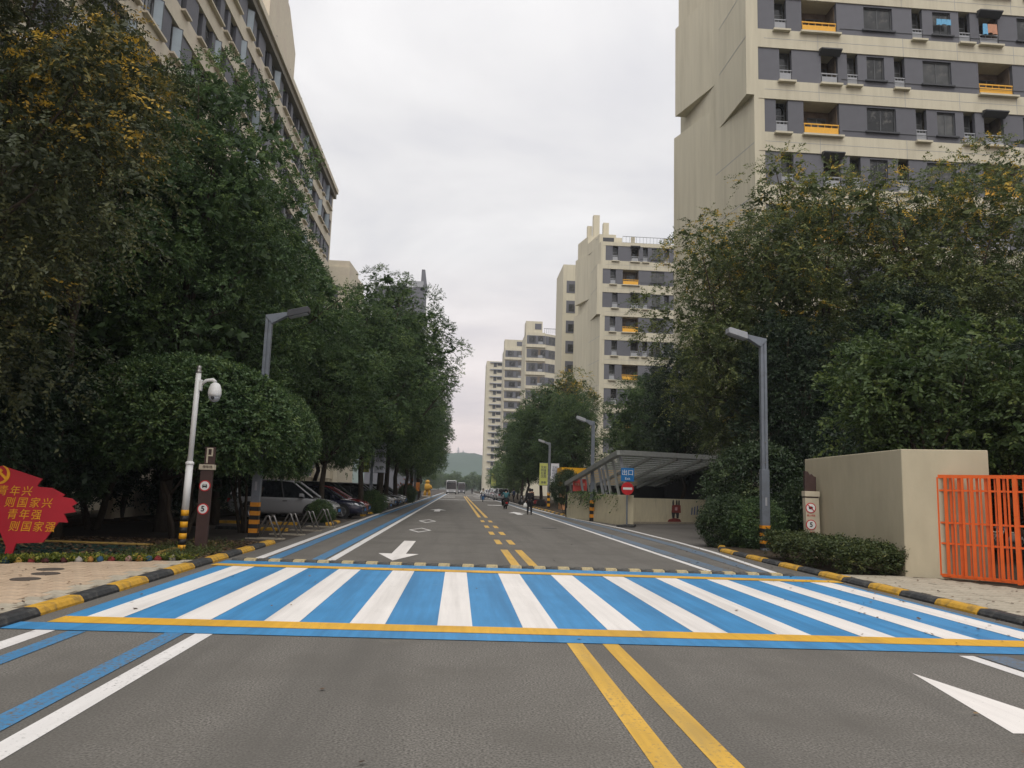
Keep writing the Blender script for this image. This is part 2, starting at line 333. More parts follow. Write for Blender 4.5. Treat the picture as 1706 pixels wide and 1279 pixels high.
mark('crosswalk_yellow_edge', band(15.025,15.42,-4.6,7.52), M_YEL, .012)
mark('crosswalk_blue_edge', band(8.44,8.842,-4.72,7.6), M_BLUE, .008)
mark('crosswalk_blue_edge', band(15.42,16.05,-4.6,7.4), M_BLUE, .008)
# painted rubber ramp along the far edge: alternating yellow and black pieces
ramp_y = MB(); ramp_y.add([(0,0,0),(.235,0,0),(.235,.34,0),(0,.34,0),(.005,.01,.045),(.23,.01,.045),(.225,.20,.05),(.01,.20,.05)], [(0,1,5,4),(1,2,6,5),(2,3,7,6),(3,0,4,7),(4,5,6,7)])
M_RY = mat('ramp_yellow', (.46,.37,.20), .8, .25, 15, .2, 60, .2, dirt=(.25,.21,.14), dirt_scale=9)
M_RB = mat('ramp_black', (.075,.072,.066), .85, .25, 15, .2, 60, .2, dirt=(.15,.14,.12), dirt_scale=7)
rm = [ramp_y.mesh('ramp_piece', M_RY), ramp_y.mesh('ramp_piece', M_RB)]
x = -4.5; i = 0
while x < 6.9:
    put('ramp_piece', rm[i%2 == 0], road, (x, 16.06+SL*x, .001), math.atan(SL)); x += .245; i += 1
# lane lines
mark('white_line', quad(-2.68,-2.50,-8,8.44+.1), M_WHITEF, .004)
mark('blue_line', quad(-2.99,-2.79,-8,8.40+.15), M_BLUE2, .006)
mark('white_line', quad(-4.32,-4.12,-8,8.45+.14), M_WHITEF, .004)
mark('blue_line', quad(-3.97,-3.79,-8,8.40+.15), M_BLUE2, .006)
mark('white_line', quad(-2.70,-2.52,16.5,300), M_WHITEF, .004)
mark('blue_line', quad(-3.02,-2.77,16.5,190), M_BLUE2, .006)
mark('white_line', [(-4.20,16.5),(-4.02,16.5),(-4.30,40),(-4.3,250),(-4.48,250),(-4.48,40)], M_WHITEF, .004)
mark('blue_line', [(-3.94,16.5),(-3.68,16.5),(-3.92,40),(-3.96,190),(-4.2,190),(-4.2,40)], M_BLUE2, .006)
mark('white_line', quad(5.36,5.52,16.0,300), M_WHITEF, .004)
mark('white_line', quad(5.36,5.52,-8,8.1), M_WHITEF, .004)
mark('blue_line', quad(5.56,5.95,15.9,150), M_BLUE3, .006)
mark('white_line', [(6.72,15.9),(6.88,15.9),(7.44,22),(7.60,26),(7.60,35),(7.34,40.5),(7.0,45),(6.80,54),(6.72,63),(6.6,250),(6.46,250),(6.56,63),(6.64,54),(6.85,45),(7.18,40.5),(7.43,35),(7.43,26),(7.27,22)], M_WHITEF, .004)
mark('blue_line', [(6.35,15.9),(6.70,15.9),(7.1,24),(7.1,36),(6.5,54),(6.2,54),(6.75,36),(6.72,24)], M_BLUE3, .006)
mark('blue_line', quad(5.56,5.9,-8,8.1), M_BLUE3, .006)
# centre line
for x in (1.22,1.60):
    mark('yellow_line', quad(x,x+.17,-8,8.44), M_YEL2, .004)
    mark('yellow_line', quad(x-.02,x+.17,16.36,20.9), M_YEL2, .004)
    for y0,y1 in ((22.9,24.9),(27.5,29.4),(32.2,34.2),(37.6,39.6)): mark('yellow_dash', quad(x-.02,x+.16,y0,y1), M_YEL2, .004)
    mark('yellow_line', quad(x-.03,x+.15,43.5,150), M_YEL2, .004)
# arrows, diamonds
def arrow(cx, y, s=1.0, d=-1, head=2.1, L=5.3, w=.17, hw=.52):
    """road arrow; d=-1 points towards -Y"""
    p = [(0,0),(hw,head),(w,head),(w,L),(-w,L),(-w,head),(-hw,head)]
    return [(cx+px*s, y-d*py*s) for px,py in p]
def ring(cx, cy, hx, hy, t):
    mb = MB(); o = [(cx,cy-hy),(cx+hx,cy),(cx,cy+hy),(cx-hx,cy)]; q = 1-t
    i = [(cx,cy-hy*q),(cx+hx*q,cy),(cx,cy+hy*q),(cx-hx*q,cy)]
    mb.add([(a,b,.005) for a,b in o+i], [(k,(k+1)%4,4+(k+1)%4,4+k) for k in range(4)])
    return mb.obj('diamond_marking', M_WHITEF, road)
mark('arrow_marking', arrow(-1.34,17.1,1,-1,1.75,6.2,.17,.48), M_WHITE)
mark('arrow_marking', [(4.34,7.26),(4.60,5.6),(4.47,5.55),(4.40,2.2),(4.18,2.2),(4.2,5.45),(3.98,5.45)], M_WHITE)
ring(-1.33,29.2,.42,1.5,.24); ring(-1.36,37.0,.42,1.9,.26)
mark('arrow_marking', arrow(-1.34,58,1,1,3.0,6,.2,.6), M_WHITEF)
mark('arrow_marking', arrow(4.1,56,1,1,3.0,6,.2,.6), M_WHITEF)
for y in (104,170):
    mark('white_cross_line', quad(-2.4,1.1,y,y+1.6), M_WHITEF); mark('white_cross_line', quad(1.9,5.3,y,y+1.6), M_WHITEF)
for y in (76,130,150): mark('white_cross_line', quad(3.0,4.8,y,y+2), M_WHITEF)
for y in (128,148,190): mark('white_cross_line', quad(-2.3,-.4,y,y+2.4), M_WHITEF)
# manhole in the far lane
mb = MB(); mb.lathe([(.34,0),(.34,.006)], n=20); mb.obj('manhole_cover', M_TRIM, road, (4.0,33.5,0))

# ---- raised ground beside the road
def raised(name, poly, z, m):
    mb = MB(); mb.prism(poly, -.1, z); return tag(mb.obj(name, m), kind='structure')
swl = raised('sidewalk', [(-4.90,-8),(-4.90,15.35),(-5.05,15.58),(-7.85,14.22),(-40,-1),(-40,-8)], .055, M_PAVB)
raised('planting_bed', [(-4.90,15.40),(-5.05,15.62),(-7.85,14.26),(-40,-.9),(-40,30),(-12,30),(-12,20.9),(-4.90,20.9)], .06, M_EARTH)
swr = raised('sidewalk', [(7.82,-8),(7.82,16.0),(9.3,15.95),(12.2,11.5),(30,11.5),(30,-8)], .055, M_PAVB)
raised('planting_bed', [(7.82,16.03),(9.3,15.98),(12.2,11.53),(60,11.53),(60,27),(11.4,26.2),(9.5,25.3),(8.4,24.0),(7.86,22.3)], .06, M_EARTH)
raised('planting_bed', [(-60,30.1),(-60,400),(-10.2,400),(-10.2,30.1)], .08, M_EARTH)
raised('planting_bed', [(7.1,48.5),(7.1,400),(60,400),(60,50),(13.5,50)], .08, M_EARTH)
# pavers, laid course by course in running bond
PV = [MB().box(-.145,.145,-.145,.145,0,.028).mesh('paver', m_, bevel=.006) for m_ in (M_PAVL, M_PAVG)]
n = 0
for r in range(26):
    y = 8.0+.30*r+.15
    for c in range(14):
        x = -5.06-.30*c-(.15 if r % 2 else 0)
        if x < -.60*y-.75 or y > 15.44+(x+5.05)*.486-.06 or (x > -5.0): continue
        put('paver', PV[1 if c == 0 else 0], swl, (x,y,.046+rng.uniform(-.003,.003)), rng.uniform(-.012,.012)); n += 1
for r in range(24):
    y = 8.8+.30*r+.15
    for c in range(14):
        x = 7.99+.30*c+(.15 if r % 2 else 0)
        if x > .74*y+.7 or y > 15.9 or y > 15.8-max(0,x-9.3)*1.52: continue
        put('paver', PV[1], swr, (x,y,.046+rng.uniform(-.004,.004)), rng.uniform(-.015,.015)); n += 1
# drain lids set in the left pavement
for px,py in ((-6.28,12.05),(-6.35,12.75),(-6.58,13.35)):
    mb = MB(); mb.lathe([(.20,0),(.20,.012),(.18,.014),(.17,.009),(.0,.009)], n=24); mb.obj('drain_lid', mat('iron_lid', (.075,.062,.052), .7, .3, 30, .5, 80, .3), swl, (px,py,.070))
# thin cracks between slabs of the right pavement and its worn cement patch
# ---- kerbs of separate painted stones
def kerb_stone_mesh(L, m):
    pr = [(0,-.08),(0,.035),(.03,.08),(.06,.10),(.20,.10),(.20,-.08)]     # x away from the road, z
    mb = MB(); n = len(pr)
    rows = [(.004,.0),(.018,.012),(L-.018,.012),(L-.004,0)]
    vs = []
    for q,(y,g) in enumerate(rows):
        sh = .006 if q in (0,3) else 0
        vs += [(px+(sh if px < .1 else 0), y, pz-(sh if pz > 0 else 0)) for px,pz in pr]
    fs = [tuple(range(n)), tuple(range(4*n-1,3*n-1,-1))]
    for q in range(3):
        for k in range(n): fs.append((q*n+k, (q+1)*n+k, (q+1)*n+(k+1)%n, q*n+(k+1)%n))
    mb.add(vs, fs); me = mb.mesh('kerb_stone', m)
    return me
KS = {}
def kerb(path, L, first, label=None):
    k = thing('kerb', None, None); k['kind'] = 'structure'
    i = first
    for (xa,ya),(xb,yb) in zip(path[:-1], path[1:]):
        dx, dy = xb-xa, yb-ya; d = math.hypot(dx,dy); m_ = max(1, round(d/L)); l = d/m_
        for q in range(m_):
            key = (round(l,3), i%2)
            if key not in KS: KS[key] = kerb_stone_mesh(l, M_KY if i%2 else M_KB)
            put('kerb_stone', KS[key], k, (xa+dx*q/m_+rng.uniform(-.008,.008), ya+dy*q/m_, rng.uniform(-.006,.004)), math.atan2(dy,dx)-R(90)+rng.uniform(-.006,.006)); i += 1
    return k
# stones have their road face at x=0 when running along +Y with the bed on the +x side
kerb([(7.62,10.07),(7.60,18.05),(7.62,22.2),(8.15,23.9),(9.3,25.2),(11.2,26.1)], 1.0, 0)
kerb([(7.62,-6.9),(7.62,9.1)], 1.0, 0)
kerb([(6.92,48.6),(6.90,84)], 1.2, 1)
kl = [(-4.70,20.92),(-4.70,-8.3)]      # running along -Y: bed on the left side
kerb(kl, 1.05, 1)
mb = MB()
for q in range(8): mb.box(-.16,.16,-.42+q*.11,-.37+q*.11,-.01,.02)
mb.box(-.2,-.16,-.45,.45,-.03,.02); mb.box(.16,.2,-.45,.45,-.03,.02)
mb.obj('drain_grate', M_TRIM, swr, (7.74,9.58,.06))

# ---- far hill with its pylons
hx = []; NX, NY = 90, 10
mb = MB(); hr = random.Random(3); ph = [hr.uniform(0,6) for _ in range(6)]
vs = []
for j in range(NY+1):
    for i in range(NX+1):
        x = -900+1900*i/NX; y = 1250+560*j/NY
        t = math.sin(math.pi*min(1,j/NY*1.0+.0)); ridge = 66-.055*(x-0)+9*math.sin(x*.006+ph[0])+3.0*math.sin(x*.021+ph[1])+1.6*math.sin(x*.055+ph[2])+1.2*math.sin(x*.13+ph[3])
        if x > 300: ridge -= (x-300)*.03
        ridge = min(ridge, 72+2*math.sin(x*.03))
        vs.append((x, y, -2+max(4,ridge)*(t**.7)+1.5*math.sin(x*.09+y*.05)*t))
fs = [(j*(NX+1)+i, j*(NX+1)+i+1, (j+1)*(NX+1)+i+1, (j+1)*(NX+1)+i) for j in range(NY) for i in range(NX)]
mb.add(vs, fs); tag(mb.obj('hill', M_HILL, smooth=True), kind='structure')
def pylon(x, y, z, H, label):
    t = thing('pylon', label, 'pylon', (x,y,z), 0, 'power pylons on the far hill')
    m = MB(); w = H*.11
    for sx in (-1,1):
        for sy in (-1,1): m.tube([(sx*w,sy*w,0),(sx*w*.2,sy*w*.2,H*.75),(0,0,H)], .30, 4)
    for q in range(5):
        a = w*(1-.16*q); zz_ = H*.15*q; b = w*(1-.16*(q+1)); z2 = H*.15*(q+1)
        m.tube([(-a,-a,zz_),(b,-b,z2)], .22, 4); m.tube([(a,-a,zz_),(-b,-b,z2)], .22, 4)
    m.obj('lattice_tower', M_POLE, t)
    for f in (.62,.74,.86):
        MB().tube([(-H*.22*(1.3-f),0,H*f),(H*.22*(1.3-f),0,H*f)], .3, 4).obj('cross_arm', M_POLE, t)
    return t
pylon(-2,1500,58,22,'taller steel lattice pylon on the far hill crest')
pylon(8,1535,56,20,'shorter steel lattice pylon just right of the taller one')
# ---- air that lets the far buildings and the hill fade
hzb = MB().box(-1000,1100,-40,1850,-1.4,82).obj('haze', None if False else M_HILL)
hzb.data.materials.clear(); hm = bpy.data.materials.new('haze'); hm.use_nodes = True; hm.node_tree.nodes.clear()
vo = hm.node_tree.nodes.new('ShaderNodeOutputMaterial'); pv = hm.node_tree.nodes.new('ShaderNodeVolumePrincipled')
pv.inputs['Color'].default_value = (.80,.86,.94,1); pv.inputs['Density'].default_value = .00034; pv.inputs['Anisotropy'].default_value = .1
hm.node_tree.links.new(pv.outputs[0], vo.inputs['Volume']); hzb.data.materials.append(hm); hzb['kind'] = 'stuff'
# ================================================================== BUILDINGS
MESHC = {}
def cached(key, fn):
    if key not in MESHC: MESHC[key] = fn()
    return MESHC[key]
def b_window(p, u0, u1, z0, z1, mull=1, deep=.14, sash=None, acbox=False):
    """framed window: frame > pane (one per light), sill"""
    w, h = round(u1-u0,2), round(z1-z0,2)
    def fr():
        m = MB(); t = .06
        m.box(-w/2,w/2,0,.08,0,t); m.box(-w/2,w/2,0,.08,h-t,h); m.box(-w/2,-w/2+t,0,.08,t,h-t); m.box(w/2-t,w/2,0,.08,t,h-t)
        for q in range(mull): x = -w/2+w*(q+1)/(mull+1); m.box(x-.025,x+.025,.005,.075,t,h-t)
        return m.mesh('window', M_FRAME)
    f = put('window', cached(('win',w,h,mull), fr), p, ((u0+u1)/2, deep, z0))
    put('pane', cached(('pane',w,h), lambda: MB().box(-w/2+.03,w/2-.03,.03,.05,.03,h-.03).mesh('pane', M_GLASS)), f)
    put('sill', cached(('sill',w), lambda: MB().box(-w/2-.14,w/2+.14,-.30,-.02,-.12,-.02).mesh('sill', M_GREYD if not sash else M_CREAML)), f)
    return f
def b_tall(p, u0, u1, z0, z1):
    """narrow full-height opening with a low rail panel and a projecting ledge"""
    w, h = round(u1-u0,2), round(z1-z0,2)
    def fr():
        m = MB(); t = .05
        m.box(-w/2,-w/2+t,.5,.58,0,h); m.box(w/2-t,w/2,.5,.58,0,h); m.box(-w/2+t,w/2-t,.5,.58,h-t,h); m.box(-w/2+t,w/2-t,.5,.58,h*.62,h*.62+.05); m.box(-w/2+t,w/2-t,.52,.55,.0,h*.62)
        return m.mesh('window', M_FRAME)
    f = put('window', cached(('tall',w,h), fr), p, ((u0+u1)/2, 0, z0))
    put('pane', cached(('tpane',w,h), lambda: MB().box(-w/2+.05,w/2-.05,.505,.515,.05,h*.62).box(-w/2+.05,w/2-.05,.53,.54,h*.62+.05,h-.05).mesh('pane', M_GLASS)), f)
    def rl():
        m = MB(); m.box(-w/2+.03,w/2-.03,.04,.07,.06,h*.28,1)
        m.box(-w/2,w/2,.03,.08,h*.34,h*.37,0)
        for q in range(4): x = -w/2+.05+(w-.1)*q/3; m.box(x-.012,x+.012,.045,.065,h*.28,h*.34,0)
        return m.mesh('railing', [M_LGREY, M_LGREY])
    put('railing', cached(('trail',w,h), rl), f)
    put('ledge', cached(('ledge',w), lambda: MB().box(-w/2-.16,w/2+.16,-.34,-.02,-.14,-.02).mesh('ledge', M_CREAM)), f)
    return f
def b_loggia(p, u0, u1, z0, z1, yellow=True, hood=False):
    w, h = round(u1-u0,2), round(z1-z0,2)
    def bk():
        m = MB(); m.box(-w/2,w/2,1.28,1.36,0,h); m.box(-w/2+.0,-w/2+.04,.26,1.28,0,h); m.box(w/2-.04,w/2,.26,1.28,0,h)
        return m.mesh('balcony', M_ROOM)
    f = put('balcony', cached(('log',w,h), bk), p, ((u0+u1)/2, 0, z0))
    def dr():
        m = MB(); a, b = -w*.15, w*.38
        m.box(a,b,1.22,1.26,.05,h*.80); m.box(a,a+.05,1.19,1.22,.05,h*.8,1); m.box(b-.05,b,1.19,1.22,.05,h*.8,1); m.box((a+b)/2-.03,(a+b)/2+.03,1.19,1.22,.05,h*.8,1); m.box(a+.05,b-.05,1.19,1.22,h*.8-.05,h*.8,1)
        return m.mesh('glass_door', [M_GLASS, M_FRAME])
    put('glass_door', cached(('gd',w,h), dr), f)
    rm_ = M_YBALC if yellow else M_LGREY
    def rl():
        m = MB(); m.box(-w/2+.06,w/2-.06,.03,.07,.06,h*.25); m.box(-w/2+.02,w/2-.02,.02,.08,h*.32,h*.355)
        k = max(3,int(w/.45))
        for q in range(k+1): x = -w/2+.06+(w-.12)*q/k; m.box(x-.015,x+.015,.035,.065,h*.25,h*.32)
        return m.mesh('railing', rm_)
    put('railing', cached(('lr',w,h,yellow), rl), f)
    put('ledge', cached(('ledge',w), lambda: MB().box(-w/2-.16,w/2+.16,-.34,-.02,-.14,-.02).mesh('ledge', M_CREAM)), f)
    if hood:
        def hd():
            m = MB(); m.add([(-w/2-.12,-.45,h-.05),(w/2+.12,-.45,h-.05),(w/2+.12,-.01,h-.30),(-w/2-.12,-.01,h-.30),(-w/2-.12,-.45,h+.03),(w/2+.12,-.45,h+.03),(w/2+.12,-.01,h+.14),(-w/2-.12,-.01,h+.14)],
                            [(0,3,2,1),(4,5,6,7),(0,1,5,4),(1,2,6,5),(2,3,7,6),(3,0,4,7)])
            return m.mesh('hood', M_GREYD)
        put('hood', cached(('hood',w,h), hd), f)
    return f
PA = [(1.22,2.0,'t'),(3.0,5.3,'y'),(7.1,9.0,'w'),(10.3,11.0,'t'),(11.7,12.9,'w'),(13.45,14.2,'t'),(14.8,16.1,'h'),(17.4,19.3,'w'),(20.4,21.1,'t'),(22.2,24.5,'y'),(25.6,26.4,'t')]
PB = [(1.5,2.3,'t'),(4.2,5.3,'h'),(5.9,6.6,'t'),(7.2,8.35,'w'),(9.0,9.7,'t'),(10.9,12.8,'w'),(14.6,16.9,'y'),(18.0,18.7,'t'),(19.8,21.6,'w'),(22.6,23.4,'t'),(24.6,25.7,'h')]
def facade(p, u0, u1, zt, h, pat, band_top, details=True, panel_m=None):
    """one storey: dark panels between the openings and the cream band under them"""
    pm = panel_m or M_GREY; z0, z1 = zt-h, zt; last = u0
    def pan(a, b, za, zb):
        if b-a < .05: return
        w, hh = round(b-a,2), round(zb-za,2)
        put('wall_panel', cached(('pan',w,hh,pm.name), lambda: MB().box(-w/2,w/2,0,.26,0,hh).mesh('wall_panel', pm)), p, ((a+b)/2,0,za))
    for a, b, t in (pat if details else []):
        if a < u0+.1 or b > u1-.1: continue
        if t == 'w':
            pan(last, a, z0, z1); sl = z0+h*.22; tp = z1-h*.06
            pan(a, b, z0, sl); pan(a, b, tp, z1); b_window(p, a, b, sl, tp, 1)
        else:
            pan(last, a, z0, z1)
            if t == 't': b_tall(p, a, b, z0, z1)
            else: b_loggia(p, a, b, z0, z1, t == 'y', t == 'h')
        last = b
    pan(last, u1, z0, z1)
def apartment(label, cx, cy, u_len, group, zmin, zmax, wing=False):
    """pale block with a fin-cut side wall facing the street; local x runs along the front, y goes back"""
    b = thing('apartment_building', label, 'building', (cx,cy,0), 0, group)
    D = 11.0; TOP = 37.1; P = 3.43; H = 2.2
    xc = -.18
    def mp(y): return xc-.135*y
    # core behind the front skin
    MB().prism([(mp(1.42)+.05,1.42),(u_len,1.42),(u_len,D),(mp(D)+.05,D)], 0, TOP-.3).obj('wall', M_CREAM, b)
    # street-side wall plus the three wedges that make its folded outline
    MB().prism([(xc,-.08),(mp(10),10),(mp(10)+.4,10.0),(xc+.28,-.08)], 0, TOP).obj('side_wall', M_CREAM, b)
    MB().prism([(-.67,-.09),(xc+.003,-.09),(mp(4.6)+.003,4.6)], 26.45, 33.7).obj('side_wall_wedge', M_CREAM, b)
    MB().prism([(mp(5.2)+.003,5.2),(-2.32,10.02),(mp(10)+.003,10.02)], 29.95, TOP+.002).obj('side_wall_wedge', M_CREAM, b)
    MB().prism([(mp(5.2)+.003,5.2),(-2.40,10.04),(mp(10)+.003,10.04)], 12, 28.2).obj('side_wall_wedge', M_CREAM, b)
    MB().prism([(mp(3.2)+.003,3.2),(mp(6)-.5,6.4),(mp(7)+.003,7)], 0, 12.2).obj('side_wall_wedge', M_CREAM, b)
    # shallow joints of the side cladding
    for z in (6.2,9.6,13.0,16.4,19.9,23.3):
        MB().prism([(xc-.012,-.02),(mp(5.1)-.012,5.1),(mp(5.1)+.02,5.1),(xc+.02,-.02)], z, z+.045).obj('joint', M_LGREY, b)
    for z in (30.3,33.7):
        MB().prism([(-.685,-.05),(mp(4.55)-.012,4.55),(mp(4.55)+.02,4.6),(-.64,-.05)], z if z < 33 else 33.66, (z if z < 33 else 33.66)+.04).obj('joint', M_LGREY, b)
    for k in range(11):
        zt = 36.55-P*k; z0 = zt-H
        if zt < 1.5: break
        s0 = 0.0 if k in (1,2) else .49
        det = zmin <= z0 and zt <= zmax
        facade(b, s0+.0, u_len, zt, H, (PA if k % 2 else PB), P-H, det)
        # cream band under this storey
        zb = z0-(P-H); e = .0 if k in (0,1) else .46
        if k == 0: e = .0
        MB().box(-.15, u_len, -.07, 1.42, max(0,zb), z0).obj('floor_band', M_CREAM, b)
        MB().box(xc+.26, s0, -.04, .3, z0, zt).obj('corner_pier', M_CREAM, b)
        if det:
            put('pipe', cached(('pipe',u_len), lambda: MB().tube([(5.5,-.03,0),(u_len,-.03,0)], .018, 6).mesh('pipe', M_FRAME)), b, (0,0,z0+.42))
            for u in (4.0,9.6,13.2,17.0):
                if u < u_len: put('joint', cached('vj', lambda: MB().box(-.012,.012,-.076,-.06,0,P-H-.02).mesh('joint', M_LGREY)), b, (u,0,zb+.01))
            put('joint', cached(('hj',u_len), lambda: MB().box(.5,u_len,-.076,-.06,-.012,.012).mesh('joint', M_LGREY)), b, (0,0,zb+.62))
    MB().box(.0, u_len, -.06, 1.42, 36.55, TOP).obj('parapet', M_CREAM, b)
    # roof: set-back stair house, flues, railing
    MB().prism([(-1.0,6.5),(4.2,6.5),(4.2,10.6),(-1.9,10.6)], TOP-.3, TOP+2.9).obj('roof_house', M_CREAM, b)
    MB().prism([(-.2,1.2),(2.2,1.2),(2.2,6.45),(-1.2,6.45)], TOP-.3, TOP+1.5).obj('roof_house', M_CREAM, b)
    MB().box(.3,1.9,1.15,1.21,TOP+.2,TOP+1.0).obj('window', M_GREYD, b)
    for (x,y,w,h) in ((.3,7.2,.95,6.4),(-.6,7.9,.7,4.9),(1.75,7.0,.85,5.2),(14,5,.7,3.6)):
        MB().box(x-w/2,x+w/2,y-w/2,y+w/2,TOP-.2,TOP+h).obj('flue', M_CREAM, b)
    m = MB()
    for q in range(int((u_len-3)/.5)): m.box(3+q*.5-.015,3+q*.5+.015,.3,.33,TOP-.05,TOP+1.0)
    m.box(3,u_len,.29,.34,TOP+1.0,TOP+1.06); m.box(3,u_len,.29,.34,TOP+.1,TOP+.14); m.obj('roof_railing', M_FRAME, b)
    m = MB()
    for q in range(9): y = 2.2+q*.9; m.box(mp(y)+.1-.02,mp(y)+.1+.02,y-.02,y+.02,TOP-.05,TOP+1.0)
    m.add([(mp(2)+.07,2,TOP+1.0),(mp(2)+.13,2,TOP+1.0),(mp(9.6)+.13,9.6,TOP+1.0),(mp(9.6)+.07,9.6,TOP+1.0),(mp(2)+.07,2,TOP+1.06),(mp(2)+.13,2,TOP+1.06),(mp(9.6)+.13,9.6,TOP+1.06),(mp(9.6)+.07,9.6,TOP+1.06)], [(0,3,2,1),(4,5,6,7),(0,1,5,4),(1,2,6,5),(2,3,7,6),(3,0,4,7)])
    m.obj('roof_railing', M_FRAME, b)
    for x in (4.6,9.4,15): MB().box(x-.25,x+.25,.6,1.1,TOP-.05,TOP+1.15).obj('roof_pier', M_CREAM, b)
    if wing:
        WY = 20.0
        MB().box(-2.9,3.5,WY,WY+9,0,TOP+2.4).obj('wing_wall', M_CREAM, b)
        for k in range(9):
            z = 34.6-P*k
            f = put('window', cached('wingwin', lambda: MB().box(-.75,.75,-.02,.05,0,2.1).mesh('window', M_GREY)), b, (-1.55,WY-.03,z))
            put('pane', cached('wingpane', lambda: MB().box(-.35,.6,-.035,-.021,.25,1.5).mesh('pane', M_GLASS)), f)
    return b
GB = 'pale apartment blocks on the right side'
bA = apartment('large pale apartment block behind the right-hand trees, nearest on that side, with yellow balconies', 17.62, 44, 27, GB, 17.0, 40)
bB = apartment('pale apartment block with roof flues and railing, second beyond the large near one', 19.2, 105, 26, GB, 9.0, 40, wing=True)
# laundry on a window bar of the near block
def laundry(x, z, cols, label):
    t = thing('laundry', label, 'laundry', (x,43.82,z))
    MB().tube([(-.5,0,0),(.5,0,0)], .012, 6).obj('drying_rod', M_STEEL, t)
    for q,(c,w,h) in enumerate(cols):
        m = MB(); x0 = -.45+q*.33
        m.slab([(x0,0),(x0+w,0),(x0+w+.02,-h),(x0+w*.5,-h*.93),(x0-.02,-h*1.02)], -.02, .01); m.obj('garment', c, t)
M_LB = mat('light_blue_cloth', (.16,.40,.62), .9, .15, 9); M_LP = mat('peach_cloth', (.50,.26,.17), .9, .15, 9)
laundry(17.62+12.3, 32.4, [(M_LB,.30,.42),(M_LB,.30,.36),(M_LB,.28,.40)], 'light blue washing hanging in a window of the near apartment block')
laundry(17.62+15.4, 32.3, [(M_LB,.30,.75),(M_LP,.32,.62),(M_LP,.28,.7)], 'blue and peach washing hanging in the hooded balcony at the right edge')

def far_block(label, x0, x1, y, depth, top, rows, pitch, gh, house, skew=0., pane_rows=True, simple=False, notch=None):
    b = thing('apartment_building', label, 'building', (x0,y,0), 0, GB)
    w = x1-x0
    MB().prism([(0,.5),(w,.5+skew),(w,depth),(0,depth)], 0, top).obj('wall', M_CREAM, b)
    for k in range(rows):
        zt = top-.9-pitch*k
        if simple:
            for (u,ww,hh) in ((w*.42,1.3,1.6),(w*.42+1.6,.8,1.0),(w*.74,1.5,1.0)):
                f = put('window', cached(('fw',ww,hh), lambda: MB().box(0,ww,-.1,.06,-hh,0).mesh('window', M_GREYD)), b, (u,.43,zt))
            put('canopy_strip', cached(('cs',round(w,1)), lambda: MB().box(1.5,w-.6,-.6,.1,0,.35).mesh('canopy_strip', M_LGREY)), b, (0,.4,zt+.15))
        else:
            put('wall_panel', cached(('fp',round(w,1),gh), lambda: MB().box(.35,w-.02,.0,.5,-gh,0).mesh('wall_panel', M_GREY)), b, (0,.3,zt))
            for q,(u,ww) in enumerate(((.16,1.6),(.34,1.0),(.62,1.6))):
                f = put('window', cached(('fpw',ww,gh), lambda: MB().box(0,ww,-.06,.1,-gh*.86,-.1).mesh('window', M_FRAME)), b, (w*u+(.7 if k % 2 else 0),.28,zt))
                put('pane', cached(('fpp',ww,gh), lambda: MB().box(.08,ww-.08,-.075,-.061,-gh*.8,-.18).mesh('pane', M_GLASS)), f)
            put('balcony', cached(('fb',gh), lambda: MB().box(0,1.3,-.06,.1,-gh*.98,0).mesh('balcony', M_ROOM)), b, (w-2.0,.27,zt))
            put('railing', cached(('fbr',), lambda: MB().box(0,1.3,-.1,-.065,-.7,0).mesh('railing', M_YBALC if k % 2 else M_LGREY)), b, (w-2.0,.27,zt-gh+.72))
            put('floor_band', cached(('fband',round(w,1)), lambda: MB().box(.2,w+.1,-.35,.5,0,.9).mesh('floor_band', M_CREAM)), b, (0,.32,zt-gh-1.0))
    if house:
        hx0,hx1,hh = house
        MB().box(hx0,hx1,1.0,6,top-.2,top+hh).obj('roof_house', M_CREAM, b)
        MB().box(hx1-2.2,hx1-.3,.94,1.05,top+hh*.3,top+hh*.8).obj('window', M_GREY, b)
        m = MB()
        for q in range(8): m.box(hx1+.6+q*.6,hx1+.68+q*.6,.9,1.0,top,top+1.3)
        m.box(hx1+.4,hx1+5.2,.88,1.02,top+1.3,top+1.42); m.obj('roof_railing', M_FRAME, b)
    return b
b3 = far_block('pale apartment block with a boxy roof house, third in the right-hand row', 17.8, 23.4, 216, 14, 46.6, 9, 4.0, 2.5, (0,4.8,3.4))
# its second front, turned away from the street
sw_ = MB(); sw_.prism([(5.65,.6),(12.5,4.6),(12.5,14),(5.65,14)], 0, 46.4); sw_.obj('side_wall', M_CREAM, b3)
for k in range(9):
    zt = 46.6-.9-4.0*k
    o = put('wall_panel', cached('swp', lambda: MB().box(0,7.9,-.06,.05,-2.5,0).mesh('wall_panel', M_GREY)), b3, (5.7,.62,zt), math.atan2(4,6.85))
    put('window', cached('sww', lambda: MB().box(1.2,3.4,-.1,-.062,-2.2,-.1).box(4.6,6.2,-.1,-.062,-2.2,-.1).mesh('window', M_GLASS)), b3, (5.7,.62,zt), math.atan2(4,6.85))
MB().box(9.8,12.2,5.0,9,46.2,48.9).obj('roof_house', M_CREAM, b3)
far_block('pale grey apartment block between the third block and the slim far tower', 14.9, 22.0, 273, 14, 52.3, 14, 3.75, 2.4, (0,6.6,3.2))
far_block('slim pale tower with dark slot windows, farthest on the right side', 10.6, 18.0, 334, 16, 57.4, 17, 3.1, 1.6, None, simple=True)

# ---- the long block on the left, facing the street
bl = thing('apartment_building', 'long pale apartment block with open casement windows behind the left-hand trees', 'building', (-16.5,10,0), R(90))
